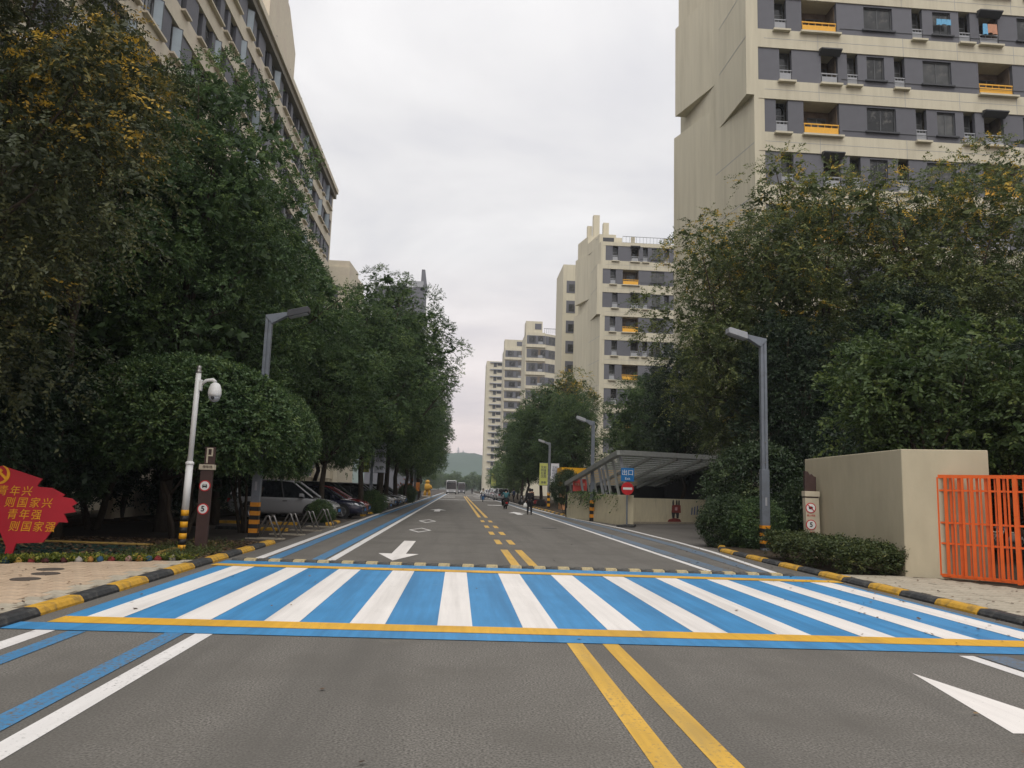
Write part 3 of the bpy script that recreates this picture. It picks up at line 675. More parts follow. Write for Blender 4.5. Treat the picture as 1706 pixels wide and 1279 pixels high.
# local x runs along +Y of the world, local -y faces the street (+X)
LB, TOPL = 80.6, 37.1
MB().box(0,LB,1.42,15,0,TOPL-.3).obj('wall', M_CREAML, bl)
MB().box(LB-.5,LB,-.05,15,0,TOPL-.2).obj('side_wall', M_CREAML, bl)
MB().box(-.6,LB+.5,-.55,15.2,TOPL-.55,TOPL).obj('roof_slab', M_CREAML, bl)
MB().box(-.6,LB+.5,-.35,1.4,TOPL-1.15,TOPL-.56).obj('cornice', mat('cornice_underside_shade', (.20,.18,.14), .9, .1, 3), bl)  # darker colour carries the shade under the roof slab
PL = 3.15; HL = 1.95; lr = random.Random(21)
SASH = {}
def sash_mesh(h):
    m = MB(); w = .60
    m.box(0,w,-.02,.02,0,.05,0); m.box(0,w,-.02,.02,h-.05,h,0); m.box(0,.05,-.02,.02,.05,h-.05,0); m.box(w-.05,w,-.02,.02,.05,h-.05,0); m.box(.05,w-.05,-.008,.008,.05,h-.05,1)
    return m.mesh('open_sash', [M_FRAME, M_GLASSB])
for k in range(11):
    zt = TOPL-1.25-PL*k; z0 = zt-HL
    if z0 < .5: break
    u = 0.; pat = []
    off = (k*1.9) % 3.1
    u = 1.0+off
    while u < LB-3:
        t = lr.choice(['w2','w1','w3','n'])
        ww = {'w2':2.3,'w1':1.3,'w3':2.9,'n':.75}[t]
        pat.append((u,u+ww,'L')); u += ww+lr.choice([.55,.8,1.3,1.9])
    det = k < 7
    last = 0.
    for a,b_,t in pat:
        if not det or b_ < 13: continue
        w = round(b_-a,2)
        pw = round(a-last,2)
        if pw > .03: put('wall_panel', cached(('lpan',pw,HL), lambda: MB().box(0,pw,0,.3,0,HL).mesh('wall_panel', M_GREY)), bl, (last,0,z0))
        f = put('window', cached(('lwin',w), lambda: (lambda m: (m.box(0,w,.2,.28,0,.07), m.box(0,w,.2,.28,HL-.07,HL), m.box(0,.06,.2,.28,.07,HL-.07), m.box(w-.06,w,.2,.28,.07,HL-.07), [m.box(w*q/max(1,round(w/.8))-.025,w*q/max(1,round(w/.8))+.025,.205,.275,.07,HL-.07) for q in range(1,max(1,round(w/.8)))], m)[-1])(MB()).mesh('window', M_FRAME)), bl, (a,0,z0))
        put('pane', cached(('lpane',w), lambda: MB().box(.03,w-.03,.235,.25,.03,HL-.03).mesh('pane', M_GLASS)), f)
        put('sill', cached(('lsill',w), lambda: MB().box(-.16,w+.16,-.34,-.05,-.16,-.04).mesh('sill', M_CREAML)), f)
        if lr.random() < .55 and w > 1:
            hs = HL-.12
            s_ = put('open_sash', cached(('sash',), lambda: sash_mesh(HL-.12)), f, (lr.choice([0,max(0,w-.75)])+.03,.18,.06)); s_.rotation_euler = (0,0,-R(lr.uniform(35,85)))
        last = b_
    pw = round(LB-.5-last,2)
    put('wall_panel', MB().box(0,pw,0,.3,0,HL).mesh('wall_panel', M_GREY), bl, (last,0,z0))
    put('floor_band', cached('lband', lambda: MB().box(0,LB-.5,-.08,1.42,0,PL-HL).mesh('floor_band', M_CREAML)), bl, (0,0,z0-(PL-HL)))
MB().box(0,LB-.5,-.06,1.42,0,1.0).obj('plinth', M_CREAML, bl)
# roof: stair house with sloped back edge and flues
def yz(name, poly, x0, x1, m, parent):
    """polygon in the local (x, z) plane, thick along local y"""
    MB().slab(poly, x0, x1).obj(name, m, parent)
yz('roof_house', [(65.1,TOPL-.1),(65.1,45.2),(61.6,48.0),(59.2,48.2),(54.7,48.9),(54.7,TOPL-.1)], 1.9, 6.6, M_CREAML, bl)
yz('flue', [(60.6,46.5),(62.0,46.5),(62.0,51.5),(60.6,51.5)], 2.2, 3.4, M_CREAML, bl)
yz('flue', [(56.4,47.8),(58.5,47.8),(58.5,54),(56.4,54)], 3.0, 4.4, M_LGREY, bl)
yz('flue', [(45.9,TOPL-.1),(47,TOPL-.1),(47,41.6),(45.9,41.6)], 3.0, 4.4, M_CREAML, bl)
for u in range(4,79,5): put('roof_lamp', cached('rl', lambda: MB().box(-.05,.05,-.5,-.4,0,.22).mesh('roof_lamp', M_FRAME)), bl, (u,0,TOPL-.003))
b2 = thing('apartment_building', 'pale block peeking between the two clumps of trees on the left', 'building', (-30.0,98,0))
MB().prism([(0,0),(14.9,0),(15.6,9),(0,9)], 0, 29.5).obj('wall', M_CREAML, b2)
MB().prism([(8,0.3),(14.8,.3),(15.2,6),(8,6)], 29.3, 30.4).obj('roof_house', M_CREAML, b2)
for q in range(6): put('window', cached('b2w', lambda: MB().box(0,1.4,-.06,.1,0,1.6).mesh('window', M_FRAME)), b2, (12.2,0,25.4-3.1*q))
b4 = thing('apartment_building', 'grey tower with a tapered roof fin above the far left trees', 'building', (-30.0,250,0))
MB().box(0,16.4,0,14,0,67).obj('wall', M_GREY, b4); MB().box(12.6,16.0,-.2,8,67,69.1).obj('roof_house', M_LGREY, b4)
MB().add([(15.0,0,66),(17.4,0,66),(17.4,3,66),(15,3,66),(15.2,0,73.2),(16.3,0,73.2),(16.3,3,73.2),(15.2,3,73.2)], [(0,3,2,1),(4,5,6,7),(0,1,5,4),(1,2,6,5),(2,3,7,6),(3,0,4,7)]).obj('roof_fin', M_GREY, b4)
for q in range(10): put('window', cached('b4w', lambda: MB().box(0,1.6,-.06,.1,0,1.7).mesh('window', M_FRAME)), b4, (13.4,0,62-3.2*q))
# ================================================================== VEGETATION
L_CAM = leafmat('camphor_leaves', (0.028,0.054,0.026), (0.069,0.120,0.041), (0.160,0.228,0.064), (0.230,0.294,0.090), .34)
L_DARK = leafmat('dark_leaves', (0.010,0.021,0.012), (0.021,0.041,0.018), (0.045,0.070,0.025), (0.075,0.100,0.035), .22)  # low albedo puts the deep canopy shade into the leaf colour
L_KOEL = leafmat('mixed_autumn_leaves', (0.038,0.056,0.023), (0.092,0.122,0.041), (0.211,0.224,0.059), (0.589,0.384,0.051), .36, p2=.82)
L_KOD = leafmat('darker_autumn_leaves', (.022,.030,.015), (.050,.062,.026), (.125,.125,.042), (.52,.33,.04), .30, p2=.80)  # darker copy of the mixed autumn leaf colours
L_YEL = leafmat('yellowing_leaves', (0.026,0.038,0.015), (0.096,0.102,0.028), (0.282,0.192,0.032), (0.538,0.307,0.038), .30)
L_BIG = leafmat('broad_leaves', (0.023,0.045,0.017), (0.064,0.102,0.028), (0.154,0.192,0.051), (0.435,0.243,0.026), .32, p2=.88)
L_OSM = leafmat('osmanthus_leaves', (0.023,0.051,0.023), (0.069,0.123,0.044), (0.160,0.224,0.072), (0.218,0.275,0.102), .28, .4)
L_SHR = leafmat('clipped_shrub_leaves', (.012,.028,.012), (.034,.058,.023), (.075,.105,.04), (.11,.135,.055), .22, .45)
L_HED = leafmat('hedge_leaves', (0.020,0.033,0.013), (0.059,0.082,0.028), (0.128,0.143,0.046), (0.192,0.166,0.064), .24)
L_FAR = leafmat('pale_far_leaves', (0.051,0.096,0.038), (0.109,0.166,0.061), (0.179,0.237,0.083), (0.243,0.269,0.090), .3)
L_GRD = leafmat('ground_cover_leaves', (0.030,0.050,0.012), (0.090,0.120,0.020), (0.220,0.220,0.030), (0.360,0.300,0.050), .3)
L_LIT = leafmat('leaf_litter_leaves', (0.035,0.020,0.012), (0.085,0.050,0.028), (0.150,0.090,0.050), (0.250,0.170,0.080), .0)
L_GRS = leafmat('grass_blades', (0.020,0.035,0.010), (0.050,0.075,0.020), (0.100,0.120,0.030), (0.160,0.150,0.050), .2)

def nrm(a): return a/np.maximum(1e-9, np.linalg.norm(a, axis=1, keepdims=True))
def spray_mesh(name, m, org, dirs, L, n, lw, ll, seed=0, droop=.25, tint=None, spread=.9, flat=.75, big=(0,1), out=.75):
    """leafy twigs: n leaves set alternately along each drooping twig; every leaf is a folded four-corner blade"""
    g = np.random.default_rng(seed); M = len(org); dirs = nrm(dirs)
    Ls = L*g.uniform(.6,1.25,(M,1)); ref = nrm(np.array([0,0,.55])+out*dirs+g.normal(0,.30,(M,3)))
    side = nrm(np.cross(dirs, nrm(np.array([0,0,1.])+g.normal(0,.4,(M,3))))+1e-6)
    P, T, Nn, W_ = [], [], [], []
    tint = g.random(M) if tint is None else tint
    TT = []
    for k in range(n):
        t = (k+.7)/n
        p = org+dirs*Ls*t+np.array([0,0,-1.])*(droop*Ls*t*t)
        s = 1 if k % 2 else -1
        ld = nrm(dirs*(.55 if k < n-1 else 1.5)+side*(s*spread)+g.normal(0,.28,(M,3))+np.array([0,0,-.22]))
        nv = nrm(np.cross(ld, side*0+np.cross(dirs,side))*0+ref*flat+g.normal(0,.45,(M,3)))
        wv = nrm(np.cross(ld, nv))
        P.append(p); T.append(ld); W_.append(wv); Nn.append(nv); TT.append(np.clip(tint*.75+g.random(M)*.25,0,1))
    P = np.concatenate(P); T = np.concatenate(T); W_ = np.concatenate(W_); Nn = np.concatenate(Nn); TT = np.concatenate(TT)
    K = len(P); sc = g.uniform(.7,1.25,(K,1))
    if big[0]:
        bm_ = np.zeros(M,bool); bm_[M-big[0]:] = True; sc = np.where(np.tile(bm_,n)[:,None], sc*big[1]/ll, sc)
    l = ll*sc; w = lw*sc
    v = np.empty((K,4,3)); v[:,0] = P; v[:,1] = P+T*l*.45+W_*w*.5+Nn*w*.12; v[:,2] = P+T*l-Nn*l*.10; v[:,3] = P+T*l*.45-W_*w*.5+Nn*w*.12
    me = bpy.data.meshes.new(name); me.vertices.add(K*4); me.vertices.foreach_set('co', v.reshape(-1))
    me.loops.add(K*4); me.loops.foreach_set('vertex_index', np.arange(K*4, dtype=np.int32))
    me.polygons.add(K); me.polygons.foreach_set('loop_start', np.arange(0,K*4,4,dtype=np.int32))
    a = me.attributes.new('tint', 'FLOAT', 'FACE'); a.data.foreach_set('value', TT.astype(np.float32))
    me.materials.append(m); me.update(calc_edges=True); return me
def lobes_points(lobes, nclump, per, sig, g, shell=(.55,1.03), low=-1.0):
    """puff centres on the skin of each lobe, then twig bases over the outer half of every puff (radius sig)"""
    vol = np.array([l[1][0]*l[1][1]+l[1][0]*l[1][2]*2 for l in lobes]); vol = vol/vol.sum()
    idx = g.choice(len(lobes), nclump, p=vol)
    C = np.array([l[0] for l in lobes], float)[idx]; RR = np.array([l[1] for l in lobes], float)[idx]
    d = nrm(g.normal(0,1,(nclump,3))); d[:,2] = np.where(d[:,2] < low, -d[:,2], d[:,2])
    r = g.uniform(shell[0]**2, shell[1]**2, (nclump,1))**.5
    cen = C+d*RR*r; ct = np.clip(g.normal(.42,.17,nclump),0,1); pr = sig*g.uniform(.65,1.35,nclump)
    D = np.repeat(d, per, 0); v = nrm(g.normal(0,1,(nclump*per,3))+D*.55+np.array([0,0,.35]))
    o = np.repeat(cen, per, 0)+v*(np.repeat(pr,per)*g.uniform(.35,1.0,nclump*per)**.6)[:,None]*np.array([1,1,.75])
    dd = v+g.normal(0,.35,(nclump*per,3))
    tt = np.repeat(ct, per)+g.normal(0,.10,nclump*per)
    return o, dd, np.clip(tt,0,1), cen
def trunk_mesh(name, m, H, r, targets, g, fork=.42, lean=0., stems=1):
    mb = MB()
    for s_ in range(stems):
        a = 2*math.pi*s_/stems+.4; bx, by = (.0,.0) if stems == 1 else (.14*math.cos(a), .14*math.sin(a))
        top = Vector((lean*H+ (0 if stems == 1 else math.cos(a)*H*.16), 0 if stems == 1 else math.sin(a)*H*.16, H*fork))
        pts = [Vector((bx,by,-.15))]
        for q in range(1,5):
            t = q/4; pts.append(Vector((bx,by,0)).lerp(top,t)+Vector((g.normal(0,.03*H*.3),g.normal(0,.03*H*.3),0))*(1 if q < 4 else .4))
        mb.tube(pts, [r*1.25, r, r*.9, r*.82, r*.75], 9)
        use = targets[s_::stems]
        for tg in use:
            tg = Vector(tg); st_ = pts[-1] if g.random() < .6 else pts[-2]
            mid = st_.lerp(tg,.5)+Vector((g.normal(0,.15),g.normal(0,.15),g.normal(.25,.15)))
            mb.tube([st_, st_.lerp(mid,.5)+Vector((0,0,.05)), mid, tg], [r*.55, r*.40, r*.28, r*.10], 6)
            for _ in range(2):
                e = mid.lerp(tg,g.uniform(.2,.9)); f = e+Vector(tuple(g.normal(0,.6,3)))
                mb.tube([e,(e+f)/2+Vector((0,0,.08)),f], [r*.16,r*.10,r*.04], 5)
    return mb.mesh(name, m, smooth=True)
class Kind: pass
def add_leaves(me_a, name, m, o, d, t, L, n, lw, ll, seed):
    pass
def make_kind(leaf, lobes, nclump, per, sig, L, n, lw, ll, seed, H, r, fork=.42, bark=None, stems=1, shell=(.82,1.04), droop=.25, flat=.9, low=-1.0, fill=420, fsz=.30, ylobes=None):
    """crown = leafy twigs on the skin of every lobe plus larger shaded sprays deeper inside"""
    g = np.random.default_rng(seed)
    o, d, t, cen = lobes_points(lobes, nclump, per, sig, g, shell, low)
    if ylobes:      # boughs that have already turned
        for c_,r_,f_ in ylobes:
            inside = (((o-np.array(c_))/np.array(r_))**2).sum(1) < 1
            t = np.where(inside & (g.random(len(o)) < f_), g.uniform(.80,1.25,len(o)), t)
    if fill:
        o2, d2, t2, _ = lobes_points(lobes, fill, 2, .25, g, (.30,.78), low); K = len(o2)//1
        # inner sprays tinted darker: the crown's inner shade put into leaf colour
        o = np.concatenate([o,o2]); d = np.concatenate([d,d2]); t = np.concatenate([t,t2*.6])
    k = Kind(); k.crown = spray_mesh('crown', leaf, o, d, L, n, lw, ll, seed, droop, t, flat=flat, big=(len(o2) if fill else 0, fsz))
    tg = [tuple(Vector(l[0])+Vector((g.normal(0,.2),g.normal(0,.2),l[1][2]*.2))) for l in lobes]+[tuple(c) for c in cen[g.choice(len(cen), min(6,len(cen)), replace=False)]]
    k.trunk = trunk_mesh('trunk', bark or M_BARK, H, r, tg, g, fork, 0, stems)
    return k
def lob(n, R0, H0, H1, seed, rl=(.36,.46), zsq=.82, top=.55, peak=.46):
    """n lobes spread through an egg-shaped crown between heights H0 and H1, narrow at the top"""
    g = np.random.default_rng(seed); out = []
    for i in range(n):
        t = (i+.5)/n; z = H0+(H1-H0)*t
        rr = math.sin(math.pi*min(.97,max(.16, .5+(t-peak)*.86)))**.8; a = i*2.4+g.uniform(-.4,.4); q = R0*rr*g.uniform(.45,.66)
        s = R0*g.uniform(*rl)*(.55+.45*rr)
        out.append(((q*math.cos(a), q*math.sin(a), z), (s*1.1, s*1.1, s*zsq)))
    out.append(((0,0,H0+(H1-H0)*.45),(R0*.5,R0*.5,(H1-H0)*.36)))
    return out
def plant(kind, name, label, cat, loc, s=1., rz=0., group=None, sz=None, cm=None):
    t = thing(name, label, cat, loc, rz, group); t.scale = (s, s, sz or s)
    put('trunk', kind.trunk, t)
    c = put('crown', kind.crown, t)
    if cm: c.material_slots[0].link = 'OBJECT'; c.material_slots[0].material = cm
    return t
# --- kinds
K_CA = make_kind(L_CAM, lob(17,4.4,4.0,12.8,1), 400, 36, .60, .24, 8, .050, .098, 11, 15, .19, .30, shell=(.80,1.02), droop=.15)
K_CB = make_kind(L_CAM, lob(15,4.2,3.8,13.0,2), 360, 36, .60, .24, 8, .050, .098, 12, 15, .17, .34, shell=(.80,1.02), droop=.15)
K_KA = make_kind(L_KOEL, lob(14,4.1,3.8,12.6,5,peak=.55), 300, 22, .62, .52, 13, .046, .095, 13, 14, .16, .32, shell=(.70,1.10), droop=.5, fill=340, fsz=.20, ylobes=[((0,0,12),(3.4,3.4,2.4),.22),((2.5,-2.5,8.5),(1.6,1.6,1.6),.18)])
K_KB = make_kind(L_KOEL, lob(12,3.9,3.6,11.6,6,peak=.58), 260, 22, .62, .52, 13, .046, .095, 14, 13, .15, .34, shell=(.70,1.10), droop=.5, fill=320, fsz=.20, ylobes=[((0,0,11.2),(3.2,3.2,2.4),.25),((-2.2,-2.2,8),(1.5,1.5,1.5),.2)])
KL_ = lob(14,3.9,3.8,12.6,5,peak=.55)+[((3.1,-.5,8.7),(1.0,1.0,1.1)),((2.6,-1.2,6.2),(1.3,1.2,1.0))]
K_KL = make_kind(L_KOD, KL_, 330, 22, .60, .52, 13, .046, .095, 47, 14, .16, .32, shell=(.70,1.10), droop=.5, fill=420, fsz=.15, ylobes=[((3.1,-.5,8.8),(1.5,1.5,1.5),.5),((-.5,-3,6.5),(1.0,1.2,1.6),.4),((1.5,-2.5,9.5),(1.2,1.0,.9),.35)])
K_FL = make_kind(L_KOEL, lob(12,3.9,3.6,11.8,48), 260, 22, .62, .52, 10, .06, .11, 48, 13, .15, .34, shell=(.70,1.06), droop=.4, fill=220, ylobes=[((0,0,11.4),(3.6,3.6,2.6),.45)])
K_YE = make_kind(L_YEL, lob(7,1.5,8.2,12.2,45), 110, 20, .4, .5, 13, .046, .095, 46, 13, .10, .5, shell=(.70,1.1), droop=.45, fill=40)
K_DK = make_kind(L_DARK, lob(10,3.2,1.4,7.2,8), 220, 24, .5, .35, 8, .065, .12, 15, 8, .12, .3, stems=2, fill=300)
K_BG = make_kind(L_BIG, lob(9,2.2,2.6,5.9,9), 170, 11, .42, .44, 11, .062, .125, 16, 6, .07, .35, stems=2, shell=(.6,1.12), droop=.5, flat=.8, fill=60)
K_OS = make_kind(L_OSM, [((0,0,3.05),(2.75,2.65,1.75))], 900, 16, .14, .22, 8, .050, .098, 17, 4.2, .07, .36, stems=5, shell=(.955,1.0), low=-.62, fill=350, fsz=.22, droop=.1)
K_FR = make_kind(L_FAR, lob(11,4.2,2.2,9.5,19), 200, 22, .65, .5, 8, .10, .18, 18, 10, .16, .3, fill=160, fsz=.4)
def shrub_kind(leaf, R0, H, seed, ncl, flatbox=None):
    g = np.random.default_rng(seed)
    if flatbox:
        lx, ly = flatbox
        o = []; 
        N_ = ncl*10
        f = g.random(N_); x = g.uniform(-lx/2,lx/2,N_); y = g.uniform(-ly/2,ly/2,N_); z = H*np.sqrt(g.random(N_))
        m1 = f < .55; z[m1] = H*g.uniform(.9,1.06,m1.sum()); m2 = (f >= .55) & (f < .85); y[m2] = np.where(g.random(m2.sum()) < .5,-1,1)*ly/2*g.uniform(.85,1.03,m2.sum()); m3 = f >= .85; x[m3] = np.where(g.random(m3.sum()) < .5,-1,1)*lx/2*g.uniform(.88,1.03,m3.sum())
        z += .07*np.sin(x*4.1)+.06*np.sin(x*9.3+y*5)+.05*np.sin(x*17+y*3)
        o = np.stack([x,y,np.maximum(.05,z)],1); d = g.normal(0,.5,(N_,3))+np.array([0,0,.9]); t = np.clip(g.normal(.42,.2,N_),0,1)
    else:
        o, d, t, _ = lobes_points([((0,0,H*.5),(R0,R0,H*.52)),((R0*.2,R0*.1,H*.42),(R0*.9,R0*.92,H*.42))], ncl, 12, .07, g, (.93,1.0), -.9)
        o[:,2] = np.maximum(.04,o[:,2])
    k = Kind(); k.crown = spray_mesh('foliage', leaf, o, d, .20, 7, .034, .062, seed, .2, t)
    mb = MB()
    for q in range(7):
        a = q*2.1; mb.tube([(0.08*math.cos(a),.08*math.sin(a),-.05),(R0*.4*math.cos(a),R0*.4*math.sin(a),H*.5),(R0*.6*math.cos(a),R0*.6*math.sin(a),H*.8)], [.022,.015,.006], 5)
    k.trunk = mb.mesh('stem', M_BARK); return k
K_BALL = shrub_kind(L_SHR, 1.0, 1.6, 31, 330)
K_BALB = shrub_kind(L_OSM, 1.0, 1.25, 32, 300)
K_HEDG = shrub_kind(L_HED, 1.0, .58, 33, 440, (4.0,1.3))
def shrub(kind, label, loc, s, group=None, sz=None, rz=0, cat='shrub', cm=None, name='shrub', sy=None):
    t = thing(name, label, cat, loc, rz, group); t.scale = (s, sy or s, sz or s)
    put('stem', kind.trunk, t); c = put('foliage', kind.crown, t)
    if cm: c.material_slots[0].link = 'OBJECT'; c.material_slots[0].material = cm
    return t
GL = 'street trees along the left kerb'; GR = 'trees on the right side'
# left: big camphors by the crossing
plant(K_CA, 'camphor_tree', 'tallest dark green tree behind the round pruned tree on the left', 'tree', (-8.9,24.3,0), 1.0, .4, GL, sz=1.13)
plant(K_CB, 'camphor_tree', 'dense dark tree just behind the tallest one, its crown bulging over the parked cars', 'tree', (-8.8,29.0,0), 1.0, 2.1, GL, sz=.98)
plant(K_CB, 'camphor_tree', 'dark tree at the back between the tallest left tree and the long block', 'tree', (-11.6,22.6,0), 1.0, 4.0, GL)
plant(K_KL, 'autumn_tree', 'yellowing tree overhanging the red flag board in the upper left corner', 'tree', (-9.8,14.4,0), .98, 0.0, GL, sz=1.0)
plant(K_YE, 'autumn_tree', 'bright yellow-leaved tree behind the overhanging one in the upper left corner', 'tree', (-9.9,20.2,0), 1.0, 3.0, GL, sz=1.14)
plant(K_KB, 'autumn_tree', 'brownish leafy tree behind the red flag board, against the building', 'tree', (-12.6,17.6,0), .92, 2.4, GL)
for i,(x,y,s,rz,k,lab) in enumerate([(-6.2,36.0,.72,.7,K_CA,'slim-trunked street tree standing in front of the white parked car'),
        (-5.4,43.5,.90,2.2,K_CB,'street tree behind the white banner post, first of the second clump'),
        (-4.95,50.0,1.14,3.9,K_CA,'highest street tree of the second left clump'),
        (-5.2,57.5,1.06,5.1,K_CB,'street tree leaning out most over the bus lane in the second left clump'),
        (-5.2,65.0,1.0,.2,K_CA,'street tree beside the second left banner post'),
        (-4.9,74.0,.98,1.4,K_CB,'street tree just past the second left banner post'),
        (-5.0,84.0,1.0,2.9,K_CA,'street tree by the flower pots on the left'),
        (-4.9,96.0,1.0,4.4,K_CB,'street tree beyond the orange roadside post on the left'),
        (-5.6,112,1.0,5.2,K_CA,'street tree near the yellow roadside figure'),
        (-6.2,130,1.0,.9,K_CB,'farther street tree past the yellow roadside figure'),
        (-7.5,155,1.0,3.0,K_CA,'distant left street tree before the white coach'),
        (-9.5,36.5,1.0,5.5,K_CB,'inner tree over the roofs of the parked cars'),
        (-10.5,47,1.0,1.9,K_CA,'inner tree behind the white and yellow banners'),
        (-10.5,58,1.0,.3,K_CB,'inner tree behind the second clump of street trees')]):
    plant(k, 'camphor_tree', lab, 'tree', (x,y,0), s, rz, GL)
# left understory: low dark trees filled in to block light under the canopy
for i,(x,y,s,rz,lab) in enumerate([(-13.0,20.0,.8,.3,'dark bushy tree under the canopy at the left edge'),(-10.4,19.6,.62,1.9,'dark low tree behind the green mat bed'),(-11.0,24.5,.85,2.2,'dark bushy tree behind the round pruned tree'),
        (-14.6,24,.9,3.3,'dark bushy tree against the foot of the long block'),(-9.2,28.4,.75,4.2,'dark bushy tree beside the white parked car'),(-13,31,.95,5.0,'dark bushy tree behind the parked cars at the left')]):
    plant(K_DK, 'dark_tree', lab, 'tree', (x,y,0), s, rz, 'dark understory trees on the left')
plant(K_OS, 'osmanthus_tree', 'round pruned tree behind the white camera pole and the brown parking sign', 'tree', (-7.5,21.8,0), 1.0, 0, 'round pruned trees')
plant(K_OS, 'osmanthus_tree', 'smaller round pruned tree beside the grey lamp post on the left', 'tree', (-6.6,25.0,0), .74, 2.0, 'round pruned trees', sz=.95)
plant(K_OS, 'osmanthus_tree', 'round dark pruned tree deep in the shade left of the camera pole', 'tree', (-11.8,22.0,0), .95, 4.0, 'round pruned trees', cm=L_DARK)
# right
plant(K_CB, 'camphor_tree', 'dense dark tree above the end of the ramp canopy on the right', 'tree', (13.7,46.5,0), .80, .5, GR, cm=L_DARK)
plant(K_KB, 'autumn_tree', 'loose-crowned tree left of the big yellowing tree, its boughs reaching the ramp canopy', 'tree', (12.6,33.5,0), 1.16, 1.1, GR)
plant(K_KA, 'autumn_tree', 'big yellowing tree right of the tall grey lamp post', 'tree', (15.8,32.5,0), 1.24, 3.2, GR)
plant(K_KB, 'autumn_tree', 'large yellow-tinged tree above the cream block', 'tree', (19.6,30.0,0), 1.30, 4.4, GR)
plant(K_KA, 'autumn_tree', 'large tree at the right edge behind the orange fence', 'tree', (23.6,27.5,0), 1.08, 5.6, GR)
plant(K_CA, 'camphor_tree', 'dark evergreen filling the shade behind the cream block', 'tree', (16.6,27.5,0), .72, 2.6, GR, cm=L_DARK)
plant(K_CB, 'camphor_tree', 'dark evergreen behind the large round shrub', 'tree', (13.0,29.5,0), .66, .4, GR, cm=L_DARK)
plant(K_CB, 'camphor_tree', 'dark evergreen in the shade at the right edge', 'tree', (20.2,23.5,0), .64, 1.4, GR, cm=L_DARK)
plant(K_BG, 'broad_leaf_tree', 'small broad-leaved tree with a few orange leaves rising over the cream block', 'tree', (12.8,20.4,0), 1.10, .6, GR)
plant(K_BG, 'broad_leaf_tree', 'small broad-leaved tree behind the right end of the cream block', 'tree', (15.2,19.2,0), .95, 2.5, GR)
for x,y,s,rz,lab in [(13.6,22.4,.62,.3,'dark bushy tree behind the brown-topped parking sign'),(16.5,20.6,.66,1.2,'dark bushy tree behind the cream block at the fence'),(13.0,26.4,.58,3.0,'dark bushy tree right of the large round shrub'),
        (19.6,18.4,.62,4.2,'dark bushy tree behind the orange fence'),(17.5,24.5,.75,5.3,'dark bushy tree deep behind the cream block'),(22.5,16.0,.75,2.0,'dark bushy tree nearest the right edge behind the orange fence'),(25,20.5,.9,.8,'dark bushy tree deep behind the orange fence'),(29,26,1.0,4.8,'dark bushy tree farthest back on the right')]:
    plant(K_DK, 'dark_tree', lab, 'tree', (x,y,0), s, rz, 'dark understory trees on the right')
for x,y,s,rz,k,cm,lab in [(14.2,58,.80,.9,K_CA,None,'tree behind the low end of the ramp canopy'),(16.5,68,.86,2.0,K_FR,None,'pale green tree between the second block and the ramp canopy'),
        (10.6,72,.80,3.4,K_CB,None,'dense tree behind the third lamp post on the right'),(8.6,80,.92,4.4,K_CA,None,'dense tree just right of the carriageway past the third lamp post'),
        (11.6,86,1.22,5.1,K_FL,None,'flowering yellow-topped tree rising over the right-hand clump'),(8.4,93,.86,.2,K_CB,None,'dark tree over the motorcycles on the right'),
        (8.8,106,.92,1.3,K_CA,None,'dark tree beyond the flowering tree on the right'),(9.5,122,.8,2.2,K_FR,None,'pale far tree near the fourth lamp post'),
        (8.8,150,.74,3.3,K_FR,None,'pale far tree behind the white parked cars'),(9.8,180,.8,4.1,K_FR,None,'pale far tree right of the road end'),(12,215,.9,5.0,K_FR,None,'pale tree at the foot of the third block'),
        (15,250,1.1,.5,K_FR,None,'pale tree at the foot of the slim far tower')]:
    plant(k, 'street_tree', lab, 'tree', (x,y,0), s, rz, GR, cm=cm)
gfar = random.Random(5)
for i,(x,y,s) in enumerate([(-4,360,1.5),(4,372,1.4),(11,355,1.5),(-12,350,1.7),(19,340,1.5),(-1,400,1.9),(8,410,1.9),(16,395,1.8),(-10,405,2.0),(26,385,1.8),(-20,360,2.0),(35,360,1.8)]):
    plant(K_FR, 'far_tree', 'pale green tree in the bank closing the far end of the road', 'tree', (x,y,-.5), s*.56, i*1.3, 'trees closing the far end of the road')
# shrubs on the right
shrub(K_BALL, 'large round clipped shrub left of the tall grey lamp post', (10.7,27.3,.08), 1.75, 'clipped round shrubs', sz=1.98)
shrub(K_BALL, 'small ball-clipped shrub at the corner of the driveway', (8.55,24.2,.05), .84, 'clipped round shrubs', sz=.92, rz=1)
shrub(K_BALL, 'ball-clipped shrub at the foot of the tall grey lamp post', (9.25,23.55,.05), .84, 'clipped round shrubs', sz=.86, rz=2, cm=L_OSM)
shrub(K_BALL, 'dark ball-clipped shrub behind the brown-topped sign', (11.4,24.0,.05), 1.1, 'clipped round shrubs', sz=1.3, rz=3)
tp = shrub(K_BALL, 'round topiary ball on a stem at the far end of the ramp wall', (7.35,52.5,.0), 1.0, 'clipped round shrubs', sz=1.3, rz=1)
for ch in tp.children:
    if ch.name.startswith('foliage'): ch.location.z = .62
MB().tube([(0,0,-.05),(.02,0,.4),(0,0,.9)], .06, 7).obj('trunk', M_BARK, tp)
shrub(K_HEDG, 'low clipped hedge along the kerb in front of the cream block', (8.66,17.75,.05), 1.0, None, rz=R(91), cat='hedge', name='hedge', sz=.86)
shrub(K_HEDG, 'dark clipped hedge behind the parked cars', (-11.5,38,.0), 3.0, None, rz=R(90), cat='hedge', name='hedge', sz=2.2, cm=L_DARK, sy=1.2)
shrub(K_HEDG, 'dark hedge screen added deep behind the orange fence', (26,32,.0), 4.5, None, cat='hedge', name='hedge', sz=4.2, cm=L_DARK, sy=1.5)  # added to hide the lit wall base seen through the fence
shrub(K_BALB, 'small clipped bush in the kerbed bed beside the white parked car', (-5.65,32.9,.0), .52, 'clipped bushes between parking bays', sz=.66)
